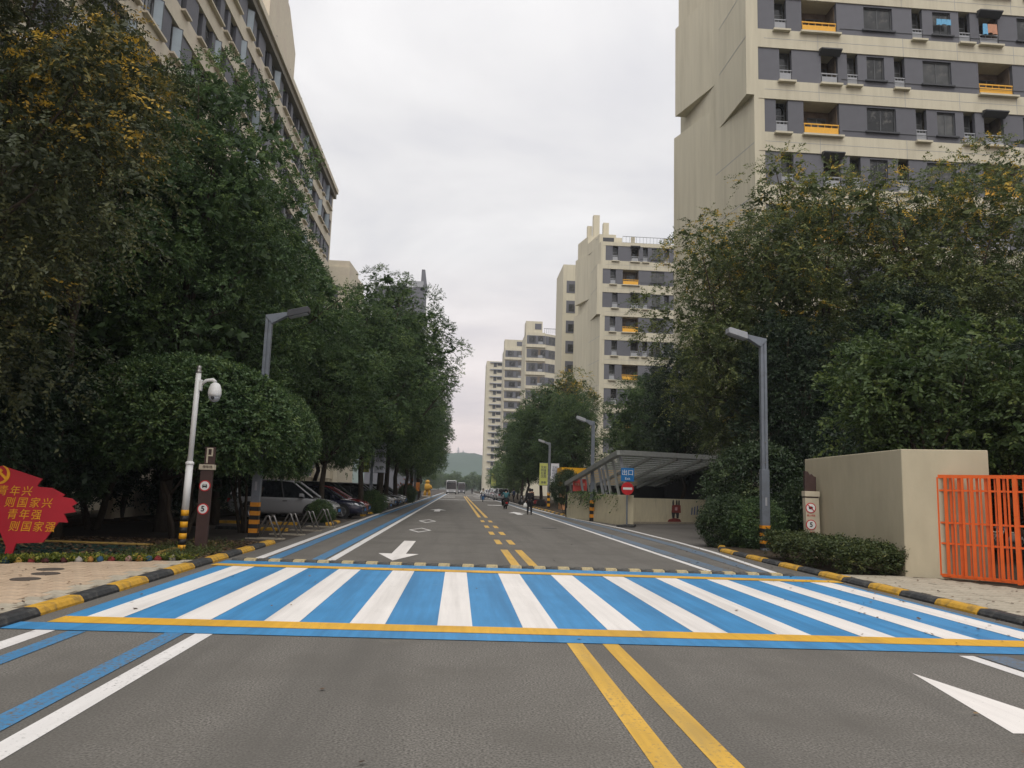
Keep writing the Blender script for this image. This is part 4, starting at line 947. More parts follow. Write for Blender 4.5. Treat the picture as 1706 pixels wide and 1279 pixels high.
shrub(K_BALB, 'clipped bush between the red-roofed car and the black car', (-4.9,45.2,.05), .8, 'clipped bushes between parking bays', sz=.9, rz=2)
shrub(K_BALB, 'clipped bush by the flower pots on the left', (-4.9,76.0,.05), .9, 'clipped bushes between parking bays', sz=1.2, rz=3)
# ground plants
def ground_sprays(name, m, pts, L, n, lw, ll, seed, up=1.2, kind='stuff'):
    g = np.random.default_rng(seed); o = np.array(pts); d = g.normal(0,.5,(len(o),3))+np.array([0,0,up])
    ob = put(name, spray_mesh(name, m, o, d, L, n, lw, ll, seed, .5)); ob['kind'] = kind; return ob
gg = np.random.default_rng(77)
def on_edge(N, w0, w1, x0=-10.5, x1=-5.2):
    x = gg.uniform(x0,x1,N); yb = 15.50+(x+5.05)*.486; return np.stack([x, yb+gg.uniform(w0,w1,N), np.full(N,.06)],1)
a = on_edge(3600,.06,.85,-10.8,-6.7); b_ = on_edge(380,.04,.4,-6.9,-5.1)
ground_sprays('ground_cover', L_GRD, np.concatenate([a,b_]), .16, 6, .035, .06, 41)
c = np.stack([gg.uniform(-6.6,-5.0,900), gg.uniform(15.8,20.2,900), np.full(900,.06)],1); c = c[(gg.random(900) < np.clip(1.15-(c[:,1]-15.8)/3.2,.12,1))]
ground_sprays('grass', L_GRS, c, .17, 5, .012, .12, 42, 1.6)
def litter(name, pts, s, m, seed, z=.012):
    g = np.random.default_rng(seed); o = np.array(pts); K = len(o); a = g.uniform(0,6.28,K); l = s*g.uniform(.6,1.4,K)
    T = np.stack([np.cos(a),np.sin(a),g.normal(0,.18,K)],1)*l[:,None]; W_ = np.stack([-np.sin(a),np.cos(a),g.normal(0,.25,K)],1)*l[:,None]*.45
    v = np.empty((K,4,3)); v[:,0] = o; v[:,1] = o+T*.5+W_; v[:,2] = o+T; v[:,3] = o+T*.5-W_; v[:,:,2] = np.maximum(v[:,:,2]+z, o[:,None,2]+.004)
    me = bpy.data.meshes.new(name); me.vertices.add(K*4); me.vertices.foreach_set('co', v.reshape(-1)); me.loops.add(K*4); me.loops.foreach_set('vertex_index', np.arange(K*4,dtype=np.int32)); me.polygons.add(K); me.polygons.foreach_set('loop_start', np.arange(0,K*4,4,dtype=np.int32))
    at = me.attributes.new('tint','FLOAT','FACE'); at.data.foreach_set('value', g.random(K).astype(np.float32)); me.materials.append(m); me.update(calc_edges=True)
    ob = put(name, me); ob['kind'] = 'stuff'; return ob
N_ = 5200; q = np.stack([gg.uniform(-11,-4.95,N_), gg.uniform(15.9,20.8,N_), np.full(N_,.06)],1)
litter('leaf_litter', q, .075, L_LIT, 51)
N_ = 260; q = np.stack([gg.uniform(-4.4,7.3,N_), gg.uniform(4,40,N_), np.full(N_,.012)],1)
q2 = np.stack([gg.uniform(5.6,7.5,170), gg.uniform(8,24,170), np.full(170,.012)],1); q3 = np.stack([gg.uniform(7.9,10.8,110), gg.uniform(9.5,15.6,110), np.full(110,.078)],1); q4 = np.stack([gg.uniform(-8,-5,60), gg.uniform(9,14,60), np.full(60,.078)],1); q4 = q4[q4[:,1] < 14.9+(q4[:,0]+5)*.5]
litter('fallen_leaves', np.concatenate([q[:90],q2,q3,q4]), .05, L_LIT, 52)
# ================================================================== STREET FURNITURE
def hband(m, w, d, z0, z1, mi=0): return m.box(-w/2,w/2,-d/2,d/2,z0,z1,mi)
def lamp(label, x, y, H, arm, bands, bandm, base=0.0, thick=1.0, group='grey street lamps'):
    """square-section lamp post with a flat cranked head; arm>0 reaches to +x"""
    t = thing('street_lamp', label, 'street lamp', (x,y,base), 0, group)
    w = .19*thick
    m = MB(); m.box(-w*.62,w*.62,-w*.55,w*.55,-.1,2.4*H/6.3); m.obj('lower_post', M_POLE, t, bevel=.008)
    m = MB(); m.box(-w*.5,-.012,-w*.42,w*.42,2.4*H/6.3,H); m.box(.012,w*.5,-w*.42,w*.42,2.4*H/6.3,H-.02); m.box(-.012,.012,-w*.30,w*.30,2.4*H/6.3,H-.05); m.obj('post', M_POLE, t, bevel=.006)
    s = 1 if arm > 0 else -1; L = abs(arm)
    m = MB(); m.slab([(-s*w*.5,H-.02),(s*w*.5,H-.22),(s*L*.45,H+.02),(s*L,H+.20),(s*L,H+.28),(s*L*.45,H+.14),(-s*w*.5,H+.03)], -.10,.10); m.obj('arm', M_POLE, t, bevel=.008)
    m = MB(); m.slab([(s*L*.48,H-.01),(s*L*1.02,H+.16),(s*L*1.02,H+.31),(s*L*.96,H+.33),(s*L*.48,H+.19)], -.16,.16); hd = m.obj('lamp_head', M_LGREY if s < 0 else M_GREYD, t, bevel=.012)  # left-side heads get darker grey as the shade of their underside
    m = MB(); m.slab([(s*L*.52,H-.005),(s*L*.98,H+.14),(s*L*.98,H+.125),(s*L*.52,H-.02)], -.13,.13); m.obj('lens', M_LGREY, hd)
    for z0,z1,k in bands:
        MB().box(-w*.645,w*.645,-w*.575,w*.575,z0,z1).obj('band', bandm if k else M_BLACK, t)
    m = MB(); m.box(-.03,.03,-w*.62,-w*.55,1.35,1.60); m.obj('access_door', M_LGREY, t)
    for z in (2.6,3.2): MB().lathe([(.018,0),(.018,.02)], (0,0,0), 8, axis='y').obj('bolt', M_STEEL, t, (0,-w*.5,z*H/6.3))
    return t
OB = [(.0,.17,0),(.17,.32,1),(.32,.50,0),(.50,.65,1),(.65,.83,0),(.83,.98,1)]
lamp('tall grey street lamp with orange and black base bands behind the low hedge', 9.10, 22.5, 6.35, -1.08, [(.13,.25,0),(.25,.34,1),(.34,.47,0),(.47,.56,1),(.56,.69,0),(.69,.78,1)], M_ORB)
lamp('grey street lamp on the left rising out of the round pruned trees', -5.72, 22.6, 6.42, 1.12, [(.04+.122*q,.04+.122*(q+1),q%2) for q in range(8)], M_ORB)
lamp('grey street lamp in front of the cream ramp wall', 7.48, 42.9, 5.5, -.95, [(k*.19,k*.19+.19,k%2) for k in range(6)], M_ORB, thick=.95)
t3 = lamp('grey street lamp carrying yellow-green and white banners on the right', 7.95, 67.6, 5.75, -1.0, [(k*.24,k*.24+.24,k%2) for k in range(6)], M_YOB, thick=.95)
lamp('pale street lamp far down the right side, fourth from the crossing', 8.0, 122, 5.6, -1.3, [], M_YOB)
t5 = lamp('slim banner post among the parked cars on the left', -5.02, 45.4, 6.0, 1.0, [(k*.24,k*.24+.24,k%2) for k in range(5)], M_YOB, thick=.75)
t6 = lamp('second banner post on the left, beside the flower pots', -4.72, 86, 5.8, 1.0, [], M_YOB, thick=.9)
def banner(label, x, y, z0, z1, w, m, lines, inkm, group):
    t = thing('banner', label, 'banner', (x,y,z0), 0, group); H = z1-z0
    MB().box(-w/2,w/2,-.015,.015,0,H).obj('banner_face', m, t)
    for z in (-.03,H+.0): MB().box(-w/2-.06,w/2+.06,-.025,.025,z,z+.03).obj('rail', M_POLE, t)
    q = text('lettering', '\n'.join(lines[0]), .30*H/2.2, inkm, t, (-w*.17,-.022,H*.60)); q2 = text('lettering', '\n'.join(lines[1]), .30*H/2.2, inkm, t, (w*.17,-.022,H*.60))
    text('lettering', lines[2], .26*H/2.2, inkm, t, (0,-.022,H*.12))
    return t
M_BYG = mat('banner_yellow_green', (.44,.47,.13), .7, .06, 5); M_BWH = mat('banner_white', (.58,.60,.66), .7, .05, 5); M_BOR = mat('banner_orange', (.42,.22,.05), .7, .08, 5); M_INKB = mat('banner_ink', (.06,.07,.12), .7, .1, 5)
T1 = ('文明社区','和谐家园','青春'); GBAN = 'banners on lamp posts'
banner('yellow-green banner on the left side of the third right-hand lamp post', 7.95-.50, 67.5, 2.05, 3.98, .72, M_BYG, T1, M_INKB, GBAN)
banner('white banner on the right side of the third right-hand lamp post', 7.95+.50, 67.5, 2.05, 3.98, .72, M_BWH, T1, M_INKB, GBAN)
banner('white banner hanging over the parked cars on the left', -5.02+.46, 45.3, 2.35, 4.05, .66, M_BWH, T1, M_INKB, GBAN)
banner('yellow banner beside the white one over the parked cars on the left', -5.02-.40, 45.3, 2.35, 4.05, .50, M_BYG, T1, M_INKB, GBAN)
banner('white banner on the second banner post on the left', -4.72-.42, 85.9, 2.2, 3.95, .62, M_BWH, T1, M_INKB, GBAN)
banner('small yellow-green banner far down the right side of the road', 6.9, 150, 2.2, 4.6, .9, M_BYG, T1, M_INKB, GBAN)

# --- camera pole
t = thing('camera_pole', 'white pole with a dome camera and yellow and black base bands', 'camera pole', (-5.75,16.95,.05))
t.rotation_euler = (0, R(.6), 0)
MB().tube([(0,0,.9),(0,0,1.86)], .073, 16).obj('lower_pole', M_WHT, t, smooth=True)
MB().lathe([(.073,0),(.088,.01),(.088,.05),(.062,.075)], (0,0,1.86), 16).obj('collar', M_WHT, t, smooth=True)
MB().tube([(0,0,1.93),(0,0,3.86)], .056, 16).obj('upper_pole', M_WHT, t, smooth=True)
MB().lathe([(.056,0),(.064,.01),(.064,.05),(.045,.07),(.052,.10),(.045,.16),(.0,.175)], (0,0,3.84), 14).obj('finial', M_STEEL, t, smooth=True)
for k in range(8): MB().lathe([(.0765,0),(.0765,.121)], (0,0,-.06+k*.121), 18).obj('band', M_BLACK if k % 2 == 0 else M_YOB, t, smooth=True)
m = MB(); m.box(.05,.10,-.05,.05,3.46,3.70); m.obj('bracket', M_WHT, t, bevel=.01)
MB().tube([(.08,0,3.60),(.18,0,3.69),(.32,0,3.71),(.38,-.0,3.66)], [.03,.035,.04,.04], 10).obj('arm', M_WHT, t, smooth=True)
cm_ = MB().lathe([(.045,.28),(.10,.24),(.135,.13),(.14,.04),(.128,-.02),(.0,-.025)], (0,0,0), 18).obj('camera_dome', M_WHT, t, (.38,0,3.37), smooth=True)
MB().lathe([(.12,0),(.115,-.05),(.07,-.11),(.0,-.125)], (0,0,-.02), 18).obj('lens_ball', M_LGREY, cm_, smooth=True)
MB().lathe([(.035,-.135),(.04,-.10),(.0,-.09)], (0,0,-.06), 10, axis='y').obj('lens', M_INK, cm_)

# --- parking signs
def round_sign(p, y, z, r, glyph, size):
    s = MB().lathe([(r,-.008),(r,.006),(0,.008)], (0,0,0), 28, axis='y').obj('round_sign', M_SIGNR, p, (0,y,z))
    MB().lathe([(r*.80,-.014),(r*.80,-.006)], (0,0,0), 28, axis='y').obj('sign_face', M_SIGNW, s)
    if glyph == 'car':
        m = MB(); k = r*.42
        m.slab([(-k,-k*.65),(k,-k*.65),(k,k*.1),(k*.75,k*.7),(-k*.75,k*.7),(-k,k*.1)], -.020,-.015); m.slab([(-k*.62,k*.12),(k*.62,k*.12),(k*.52,k*.50),(-k*.52,k*.5)], -.024,-.0205, 1)
        m.slab([(-k*.9,-k*.65),(-k*.55,-k*.65),(-k*.55,-k*.95),(-k*.9,-k*.95)], -.020,-.015); m.slab([(k*.9,-k*.65),(k*.55,-k*.65),(k*.55,-k*.95),(k*.9,-k*.95)], -.020,-.015)
        m.obj('symbol', [M_INK, M_SIGNW], s)
    else:
        text('lettering', glyph, size, M_INK, s, (0,-.018,0), bold=.004)
    return s
t = thing('parking_sign', 'dark brown totem sign with a P and two round signs beside the white camera pole', 'sign', (-5.72,18.1,.05))
m = MB(); m.add([(-.13,-.06,-.1),(.13,-.06,-.1),(.13,.05,-.1),(-.13,.05,-.1),(-.13,-.06,1.78),(.135,-.06,1.78),(.135,.05,1.78),(-.13,.05,1.78)], [(0,3,2,1),(4,5,6,7),(0,1,5,4),(1,2,6,5),(2,3,7,6),(3,0,4,7)]); m.obj('column', M_SIGNBR, t, bevel=.008)
MB().box(-.165,.17,-.085,.075,1.78,1.90).obj('cap', M_SIGNCR, t, bevel=.006); text('lettering', '停车场', .075, M_SIGNBR, t, (.03,-.09,1.84), extrude=.002)
MB().box(-.07,.15,-.04,.05,1.90,2.30).obj('head', M_SIGNBR, t, bevel=.006)
m = MB(); m.box(-.02,.012,-.065,-.042,1.93,2.28); m.box(.012,.085,-.065,-.042,2.25,2.28); m.box(.085,.115,-.065,-.042,2.09,2.28); m.box(.012,.085,-.065,-.042,2.09,2.12); m.obj('lettering', M_SIGNCR, t)
round_sign(t, -.066, 1.42, .125, 'car', .1); round_sign(t, -.066, .90, .125, '5', .17)
t = thing('parking_sign', 'cream totem sign with a broken-edged brown head beside the cream block', 'sign', (9.42,20.2,.06), R(-6))
m = MB(); m.add([(-.15,-.16,-.1),(.20,-.16,-.1),(.20,.06,-.1),(-.15,.06,-.1),(-.19,-.16,1.56),(.17,-.16,1.56),(.17,.06,1.56),(-.19,.06,1.56)], [(0,3,2,1),(4,5,6,7),(0,1,5,4),(1,2,6,5),(2,3,7,6),(3,0,4,7)]); m.obj('column', M_SIGNCR, t, bevel=.006)
MB().box(-.20,.19,-.18,.08,1.60,1.74).obj('cap', M_SIGNCR, t, bevel=.005); MB().box(-.17,.16,-.15,.05,1.56,1.60).obj('neck_strip', M_SIGNBR, t)  # recessed brown strip between column and cap
m = MB(); m.slab([(-.16,1.74),(.13,1.74),(.13,2.12),(.07,2.14),(.02,2.20),(-.03,2.17),(-.08,2.26),(-.16,2.28)], -.10, .03); m.obj('head', M_SIGNBR, t, bevel=.004)
def noring(z, g, size):
    s = MB().lathe([(.135,-.006),(.135,.004)], (0,0,0), 26, axis='y').obj('round_sign', M_SIGNR, t, (-.05,-.168,z))
    MB().lathe([(.112,-.011),(.112,-.005)], (0,0,0), 26, axis='y').obj('sign_face', M_SIGNW, s)
    return s
s_ = noring(1.30, '', .1); m = MB(); m.slab([(-.05,-.03),(.04,-.03),(.05,.0),(.045,.035),(-.03,.045),(-.055,.02)], -.017,-.012, 0); m.slab([(-.085,.075),(-.07,.09),(.09,-.07),(.075,-.085)], -.022,-.0175, 1); m.obj('symbol', [M_INK, M_SIGNR], s_)
s_ = noring(.86, '5', .17); text('lettering', '5', .17, M_INK, s_, (0,-.016,0), bold=.003)
text('lettering', '禁止鸣笛', .055, M_SIGNR, t, (-.04,-.164,1.10), extrude=.002); text('lettering', '限速', .055, M_SIGNR, t, (-.02,-.164,.66), extrude=.002)

# --- red board in the flower bed
t = thing('flag_board', 'red flag-shaped board with an emblem and four lines of golden characters', 'sign board', (-8.58,15.75,.05), R(2))
K = .00196
def fz(p): return ((p[0]-150)*K, (930-p[1])*K)
out_ = [(0,65),(80,85),(390,180),(350,245),(355,258),(490,265),(620,330),(600,350),(690,365),(745,410),(700,440),(740,495),(630,515),(675,600),(590,600),(465,800),(215,815),(185,935),(120,935),(125,850),(60,720),(0,600),(-60,500),(-150,470),(-260,380),(-300,250),(-250,150),(-120,70)]
m = MB(); m.slab([fz(p) for p in out_], -.02, .02); m.obj('board', M_RED, t)
# emblem: sickle arc and hammer
ec, er = (-5,150), 62
def sick(a0, a1, r0, taper):
    o = []; i = []; N_ = 22
    for q in range(N_+1):
        f = q/N_; a = R(a0+(a1-a0)*f); w = taper*math.sin(math.pi*min(1,f*1.02))**.7*.9+2
        o.append((ec[0]+(r0)*math.cos(a), ec[1]-(r0)*math.sin(a))); i.append((ec[0]-5+(r0-w)*math.cos(a), ec[1]-2-(r0-w)*math.sin(a)))
    return [fz(p) for p in o], [fz(p) for p in i]
o, i = sick(80,-125,er+30,24)
m = MB(); n_ = len(o); vs = [(x,-.032,z) for x,z in o+i]+[(x,-.021,z) for x,z in o+i]
fs = []
for q in range(n_-1):
    fs += [(q,n_+q,n_+q+1,q+1), (q,q+1,2*n_+q+1,2*n_+q), (n_+q,3*n_+q,3*n_+q+1,n_+q+1)]
m.add(vs, fs); em = m.obj('emblem', M_GOLD, t)
m = MB(); m.slab([fz(p) for p in ((-52,178),(-70,196),(-90,176),(-72,158))], -.036,-.0215); m.obj('sickle_handle', M_GOLD, em)
m = MB(); m.slab([fz(p) for p in ((-25,130),(-8,113),(78,192),(62,210))], -.040,-.0215); m.slab([fz(p) for p in ((-50,130),(-5,88),(18,110),(-2,128),(-28,152))], -.0405,-.0216); m.obj('hammer', M_GOLD, em)
rows = [('青年兴',(-10,310),114,None),('则国家兴',(70,422),116,None),('青年强',(105,538),112,None),('则国家强',(135,655),112,None)]
for s_, (zx,zy), dx, _ in rows:
    for q, ch in enumerate(s_):
        p = fz((zx+42+q*dx, zy)); text('character', ch, .21, M_GOLD, t, (p[0],-.026,p[1]), extrude=.005, shear=.18, bold=.004, sx=.92)

# --- bed edging: green mat, logs, painted stones
m = MB(); m.prism([(-6.3,16.05),(-8.1,15.2),(-12.2,14.0),(-12.0,17.0),(-9.2,18.6),(-6.9,18.4)], .03, .072); tag(m.obj('mat', M_TURF), 'dark green turf mat behind the ground cover and the red board', 'mat')
def log(label, a, b, r=.05):
    tag(MB().tube([(*a,.09),((a[0]+b[0])/2,(a[1]+b[1])/2,.095),(*b,.09)], r, 9).obj('edging_log', M_LOG, smooth=True), label, 'edging', 'log edging round the green mat')
log('short yellowish edging log at the right corner of the green mat', (-6.0,16.3), (-6.1,18.2)); log('long thin edging log along the back of the green mat', (-6.9,18.45), (-12.5,19.0), .03)
scol = [('pink',(.40,.24,.20)),('orange',(.42,.20,.05)),('blue',(.04,.10,.16)),('red',(.26,.04,.04)),('ochre',(.40,.27,.06)),('maroon',(.10,.03,.03)),('white',(.42,.38,.34))]
def stone_mesh(seed):
    g = random.Random(seed); bm = bmesh.new(); bmesh.ops.create_icosphere(bm, subdivisions=2, radius=1)
    for v in bm.verts:
        v.co *= g.uniform(.88,1.08); v.co.x *= .075; v.co.y *= .06
        v.co.z = v.co.z*.05 if v.co.z < 0 else v.co.z*.085*(1-.5*abs(v.co.x)/.075)
    me = bpy.data.meshes.new('stone'); bm.to_mesh(me); bm.free(); me.polygons.foreach_set('use_smooth',[True]*len(me.polygons)); return me
sm_ = [stone_mesh(i) for i in range(4)]
cols = [0,2,6,2,4,3,5, 5,6,1,2,3, 0,1,2,3, 6,1,2,3,6]
xs = [-8.35,-8.16,-7.98,-7.80,-7.62,-7.44,-7.26,-7.0,-6.78,-6.63,-6.48,-6.33,-6.05,-5.90,-5.75,-5.60,-9.1,-8.9,-8.72,-8.54,-5.38]
for i,(c,x) in enumerate(zip(cols,xs)):
    nm, cc = scol[c]; cc = tuple(v*.6 for v in cc); o = put('painted_stone', sm_[i%4], None, (x,15.60+(x+5.05)*.486-.02+rng.uniform(-.03,.03),.085), rng.uniform(-1,1))
    mm = mat('stone_'+nm, cc, .8, .25, 10, .3, 30, .2); 
    if not o.data.materials: o.data.materials.append(mm)
    o.material_slots[0].link = 'OBJECT'; o.material_slots[0].material = mm
    rank = sorted(xs, reverse=True).index(x)
    ordn = ['first','second','third','fourth','fifth','sixth','seventh','eighth','ninth','tenth','eleventh','twelfth','thirteenth','fourteenth','fifteenth','sixteenth','seventeenth','eighteenth','nineteenth','twentieth','twenty-first'][rank]
    tag(o, '%s painted edging stone, %s from the kerb end of the flower bed'%(nm,ordn), 'stone', 'painted stones edging the flower bed')

# --- cream block
t = thing('cream_block', 'plain cream rendered block wall beside the orange fence', 'wall block', (9.35,15.75,0))
MB().prism([(0,0),(.42,5.5),(2.1,5.3),(1.52,-.58)], 0, 2.705).obj('wall', M_BLOCK, t, bevel=.018)
# --- orange fence, seen from x=9.93 to beyond the frame
fx, fy, ex, ey = 9.93, 15.62, 13.2, 11.55
ang = math.atan2(ey-fy, ex-fx); FL = math.hypot(ex-fx,ey-fy)
t = thing('fence', 'bright orange slatted steel fence in front of the cream block', 'fence', (fx,fy,.08), ang)
MB().box(0,FL,-.03,.03,2.03,2.10).obj('top_rail', M_ORANGE, t); MB().box(0,FL,-.03,.03,.02,.085).obj('bottom_rail', M_ORANGE, t)
for z in (1.76,1.10,.68): MB().box(.05,FL,-.022,.022,z,z+.038).obj('rail', M_ORANGE, t)
MB().box(-.035,.035,-.04,.04,0,2.105).obj('post', M_ORANGE, t); MB().box(1.46,1.54,-.04,.04,0,2.105).obj('post', M_ORANGE, t); MB().box(3.2,3.28,-.04,.04,0,2.105).obj('post', M_ORANGE, t)
sl = {w: MB().box(-w/2,w/2,-.014,.014,0,2.0).mesh('slat', M_ORANGE) for w in (.030,.045,.062)}
fr_ = random.Random(4); u = .10; q = 0
while u < FL-.05:
    w = [.045,.030,.062][q%3]
    if abs(u-1.5) > .06: put('slat', sl[w], t, (u,.03 if q%2 else -.03,.05))
    u += .078+.006*fr_.random(); q += 1

# --- ramp walls, canopy, exit sign
t = thing('ramp_wall', 'weathered cream wall beside the bus lane with a creeper over its top', 'wall', (0,0,0))
MB().prism([(8.40,37.9),(6.80,47.8),(7.05,47.9),(8.72,38.0)], 0, 1.50).obj('wall', M_WALL, t, bevel=.02)
MB().prism([(8.36,37.87),(6.76,47.82),(6.79,47.82),(8.395,37.88)], .0, .56).obj('plinth', M_WALL, t)
g_ = np.random.default_rng(61); N_ = 150; f = g_.random(N_); cl = np.where(g_.random(N_) < .5, g_.uniform(.42,.75,N_), g_.uniform(.1,1.0,N_))
f = cl; P_ = np.stack([8.46-1.62*f+g_.normal(0,.06,N_), 37.9+9.9*f+g_.normal(0,.05,N_), 1.52+g_.normal(0,.07,N_)-.25*(g_.random(N_) < .25)],1)
cr_ = put('creeper', spray_mesh('creeper', L_OSM, P_, g_.normal(0,.6,(N_,3))+np.array([-.4,-.2,-.1]), .40, 8, .08, .12, 62, .7), t)
t = thing('inner_wall', 'cream wall with a painted mural along the garage driveway', 'wall', (0,0,0))
MB().prism([(9.15,41.0),(19.5,45.9),(19.5,46.2),(9.1,41.3)], 0, 1.36).obj('wall', M_WALL, t)
MB().prism([(8.74,38.3),(9.12,40.95),(9.02,41.1),(8.66,38.4)], 0, 1.40).obj('end_wall', M_CREAM, t)
MB().prism([(9.18,40.9),(19.5,45.78),(19.5,45.88),(9.16,40.98)], 0, .10).obj('skirting', M_PAVG, t)
# mural figures, flat paint on the wall face
wa = math.atan2(4.9,10.35)
def onwall(u, poly, m, name, d=.0):
    o = MB().slab(poly, -.006-d, -.002-d).obj(name, m, t, (9.15+u*math.cos(wa), 41.0+u*math.sin(wa), 0), wa); return o
onwall(3.05, [(-.05,.3),(.10,.28),(.14,.55),(.22,.55),(.25,.30),(.40,.30),(.44,.62),(.48,1.0),(-.08,1.0),(-.10,.6)], M_INK, 'mural_figure')
for x in (.0,.26,.42): onwall(3.05, [(x-.05,1.0),(x+.07,1.0),(x+.06,1.26),(x,1.34),(x-.05,1.2)], M_INK, 'mural_figure')
onwall(3.05, [(-.12,.62),(.56,.60),(.54,1.02),(.2,1.05),(-.06,1.0)], mat('mural_red',(.22,.045,.04),.85,.3,6), 'mural_figure', .005); onwall(3.05, [(.12,.74),(.30,.73),(.30,.92),(.13,.90)], mat('mural_pink',(.5,.3,.3),.8), 'mural_figure', .010)
onwall(3.05, [(-.4,.11),(.6,.11),(.5,.26),(.1,.32),(-.3,.24)], mat('mural_red',(.22,.045,.04),.85,.3,6), 'mural_figure', .002)
for q in range(3): onwall(4.35, [(q*.2,.50),(q*.2+.10,.52),(q*.2+.14,.92+.05*q),(q*.2+.05,.90+.05*q)], mat('mural_blue',(.12,.15,.25),.8), 'mural_figure')
onwall(5.0, [(-.1,.11),(1.9,.11),(1.8,.34),(1.0,.32),(.5,.22)], mat('mural_red',(.22,.045,.04),.85,.3,6), 'mural_figure')
# canopy over the ramp
A0, A1 = Vector((8.10,38.2,3.60)), Vector((14.4,41.3,3.66)); B0, B1 = Vector((6.72,47.8,2.05)), Vector((13.0,50.8,2.1))
t = thing('ramp_canopy', 'grey steel canopy sloping down over the garage ramp', 'canopy', (0,0,0))
def beam(name, a, b, w, h, m, p):
    a, b = Vector(a), Vector(b); d = (b-a); L = d.length; mb = MB().box(-w/2,w/2,0,L,-h/2,h/2)
    o = mb.obj(name, m, p); o.location = a; o.rotation_mode = 'QUATERNION'; o.rotation_quaternion = d.to_track_quat('Y','Z'); return o
beam('side_beam', A0-Vector((.1,0,-.0)), B0, .26, .24, M_TUBE, t); beam('edge_beam', A0+Vector((0,-.1,.0)), A1+Vector((1,.5,0)), .3, .24, M_TUBE, t); beam('side_beam', A1, B1, .3, .24, M_TUBE, t)
for q in range(19):
    f = (q+.9)/19.2; beam('purlin', A0.lerp(B0,f)+Vector((.2,0,-.02)), A1.lerp(B1,f)+Vector((1,.5,-.02)), .13, .07, M_TUBE, t)
for q in range(3):
    f = (q+1)/4; beam('rafter', A0.lerp(A1,f)+Vector((.2,.1,-.14)), B0.lerp(B1,f)+Vector((.2,.1,-.14)), .10, .16, M_TUBE, t)
for q in range(9):
    f = .04+q*.115; top = A0.lerp(B0,f); b0 = Vector((8.55-1.62*f*1.0,37.98+9.9*f,1.5)); 
    if top.z > 1.7: beam('post', (b0.x,b0.y,1.45), (top.x+.1,top.y,top.z-.1), .12, .12, M_TUBE if q%3 else M_LGREY, t)
for q in range(3): f = .28+q*.06; b0 = A0.lerp(B0,f); beam('louvre_panel', (8.56-1.62*f,37.98+9.9*f,1.5), (b0.x+.15,b0.y,b0.z-.15), .34, .04, M_LGREY, t)
for a in (A1,B1): beam('post', (a.x,a.y,0), (a.x,a.y,a.z), .14, .14, M_TUBE, t)
for q in range(10): f = q/9; a = A1.lerp(B1,f); beam('screen_post', (a.x+.6,a.y+.4,0), (a.x+.6,a.y+.4,a.z), .10, .10, M_SHEET, t)
# near-black sheets added as the shade inside the ramp
MB().prism([(6.75,47.95),(14.2,50.9),(14.2,51.1),(6.75,48.15)], 0, 2.1).obj('end_shade_sheet', M_SHEET, t); MB().prism([(14.9,41.5),(13.6,51),(13.75,51.05),(15.05,41.55)], 0, 3.3).obj('side_shade_sheet', M_SHEET, t)
o = thing('red_notice', 'red notice cloth tied to the low end of the ramp canopy', 'notice', (7.28,46.0,1.62), math.atan2(9.9,-1.62)-math.pi+R(8))
o.rotation_euler = (0,0,R(-20))
MB().box(-.42,.42,-.02,.02,0,.78).obj('cloth', mat('notice_red',(.50,.07,.06),.7,.1,4), o); text('lettering', '安全通道', .16, M_SIGNCR, o, (0,-.03,.4), extrude=.002)
t = thing('exit_sign', 'blue exit sign over a red no-entry disc on a grey post', 'traffic sign', (8.28,37.55,0), R(3))
MB().tube([(0,0,-.1),(0,0,2.95)], .04, 10).obj('post', M_POLE, t)
MB().box(-.33,.33,-.06,-.03,2.17,2.82).obj('plate', M_SIGNB, t, bevel=.01)
text('lettering', '出口', .30, M_SIGNW, t, (0,-.066,2.58), bold=.004); text('lettering', 'Exit', .17, M_SIGNW, t, (0,-.066,2.30))
d_ = MB().lathe([(.31,-.012),(.31,.012)], (0,0,0), 30, axis='y').obj('disc', M_SIGNR, t, (0,-.06,1.82)); MB().box(-.23,.23,-.022,-.013,-.055,.055).obj('bar', M_SIGNW, d_)
MB().prism([(7.55,36.5),(8.3,36.2),(8.75,37.6),(8.42,37.85)], 0, .10).obj('kerb_corner', M_KB).__setitem__('kind','structure')
# yellow building past the ramp
t = thing('yellow_building', 'low building with a bright yellow fascia behind the ramp canopy', 'building', (0,0,0))
MB().prism([(8.9,63.8),(15,65.6),(15,67.6),(8.9,66)], 0, 2.4).obj('wall', M_CREAM, t); MB().prism([(8.5,63.4),(15.3,65.4),(15.3,68),(8.5,66.4)], 2.05, 3.55).obj('fascia', M_YWALL, t)
MB().prism([(8.62,63.55),(9.2,63.7),(9.2,66),(8.62,66)], 0, 2.03).obj('pier', mat('orange_render',(.5,.25,.12),.8,.1,3), t)
for q in range(3): put('window', cached('ybw', lambda: MB().box(0,1.3,-.06,.1,0,1.3).mesh('window', M_GLASS)), t, (10.0+q*1.8,64.05+q*.53,.7), R(16))

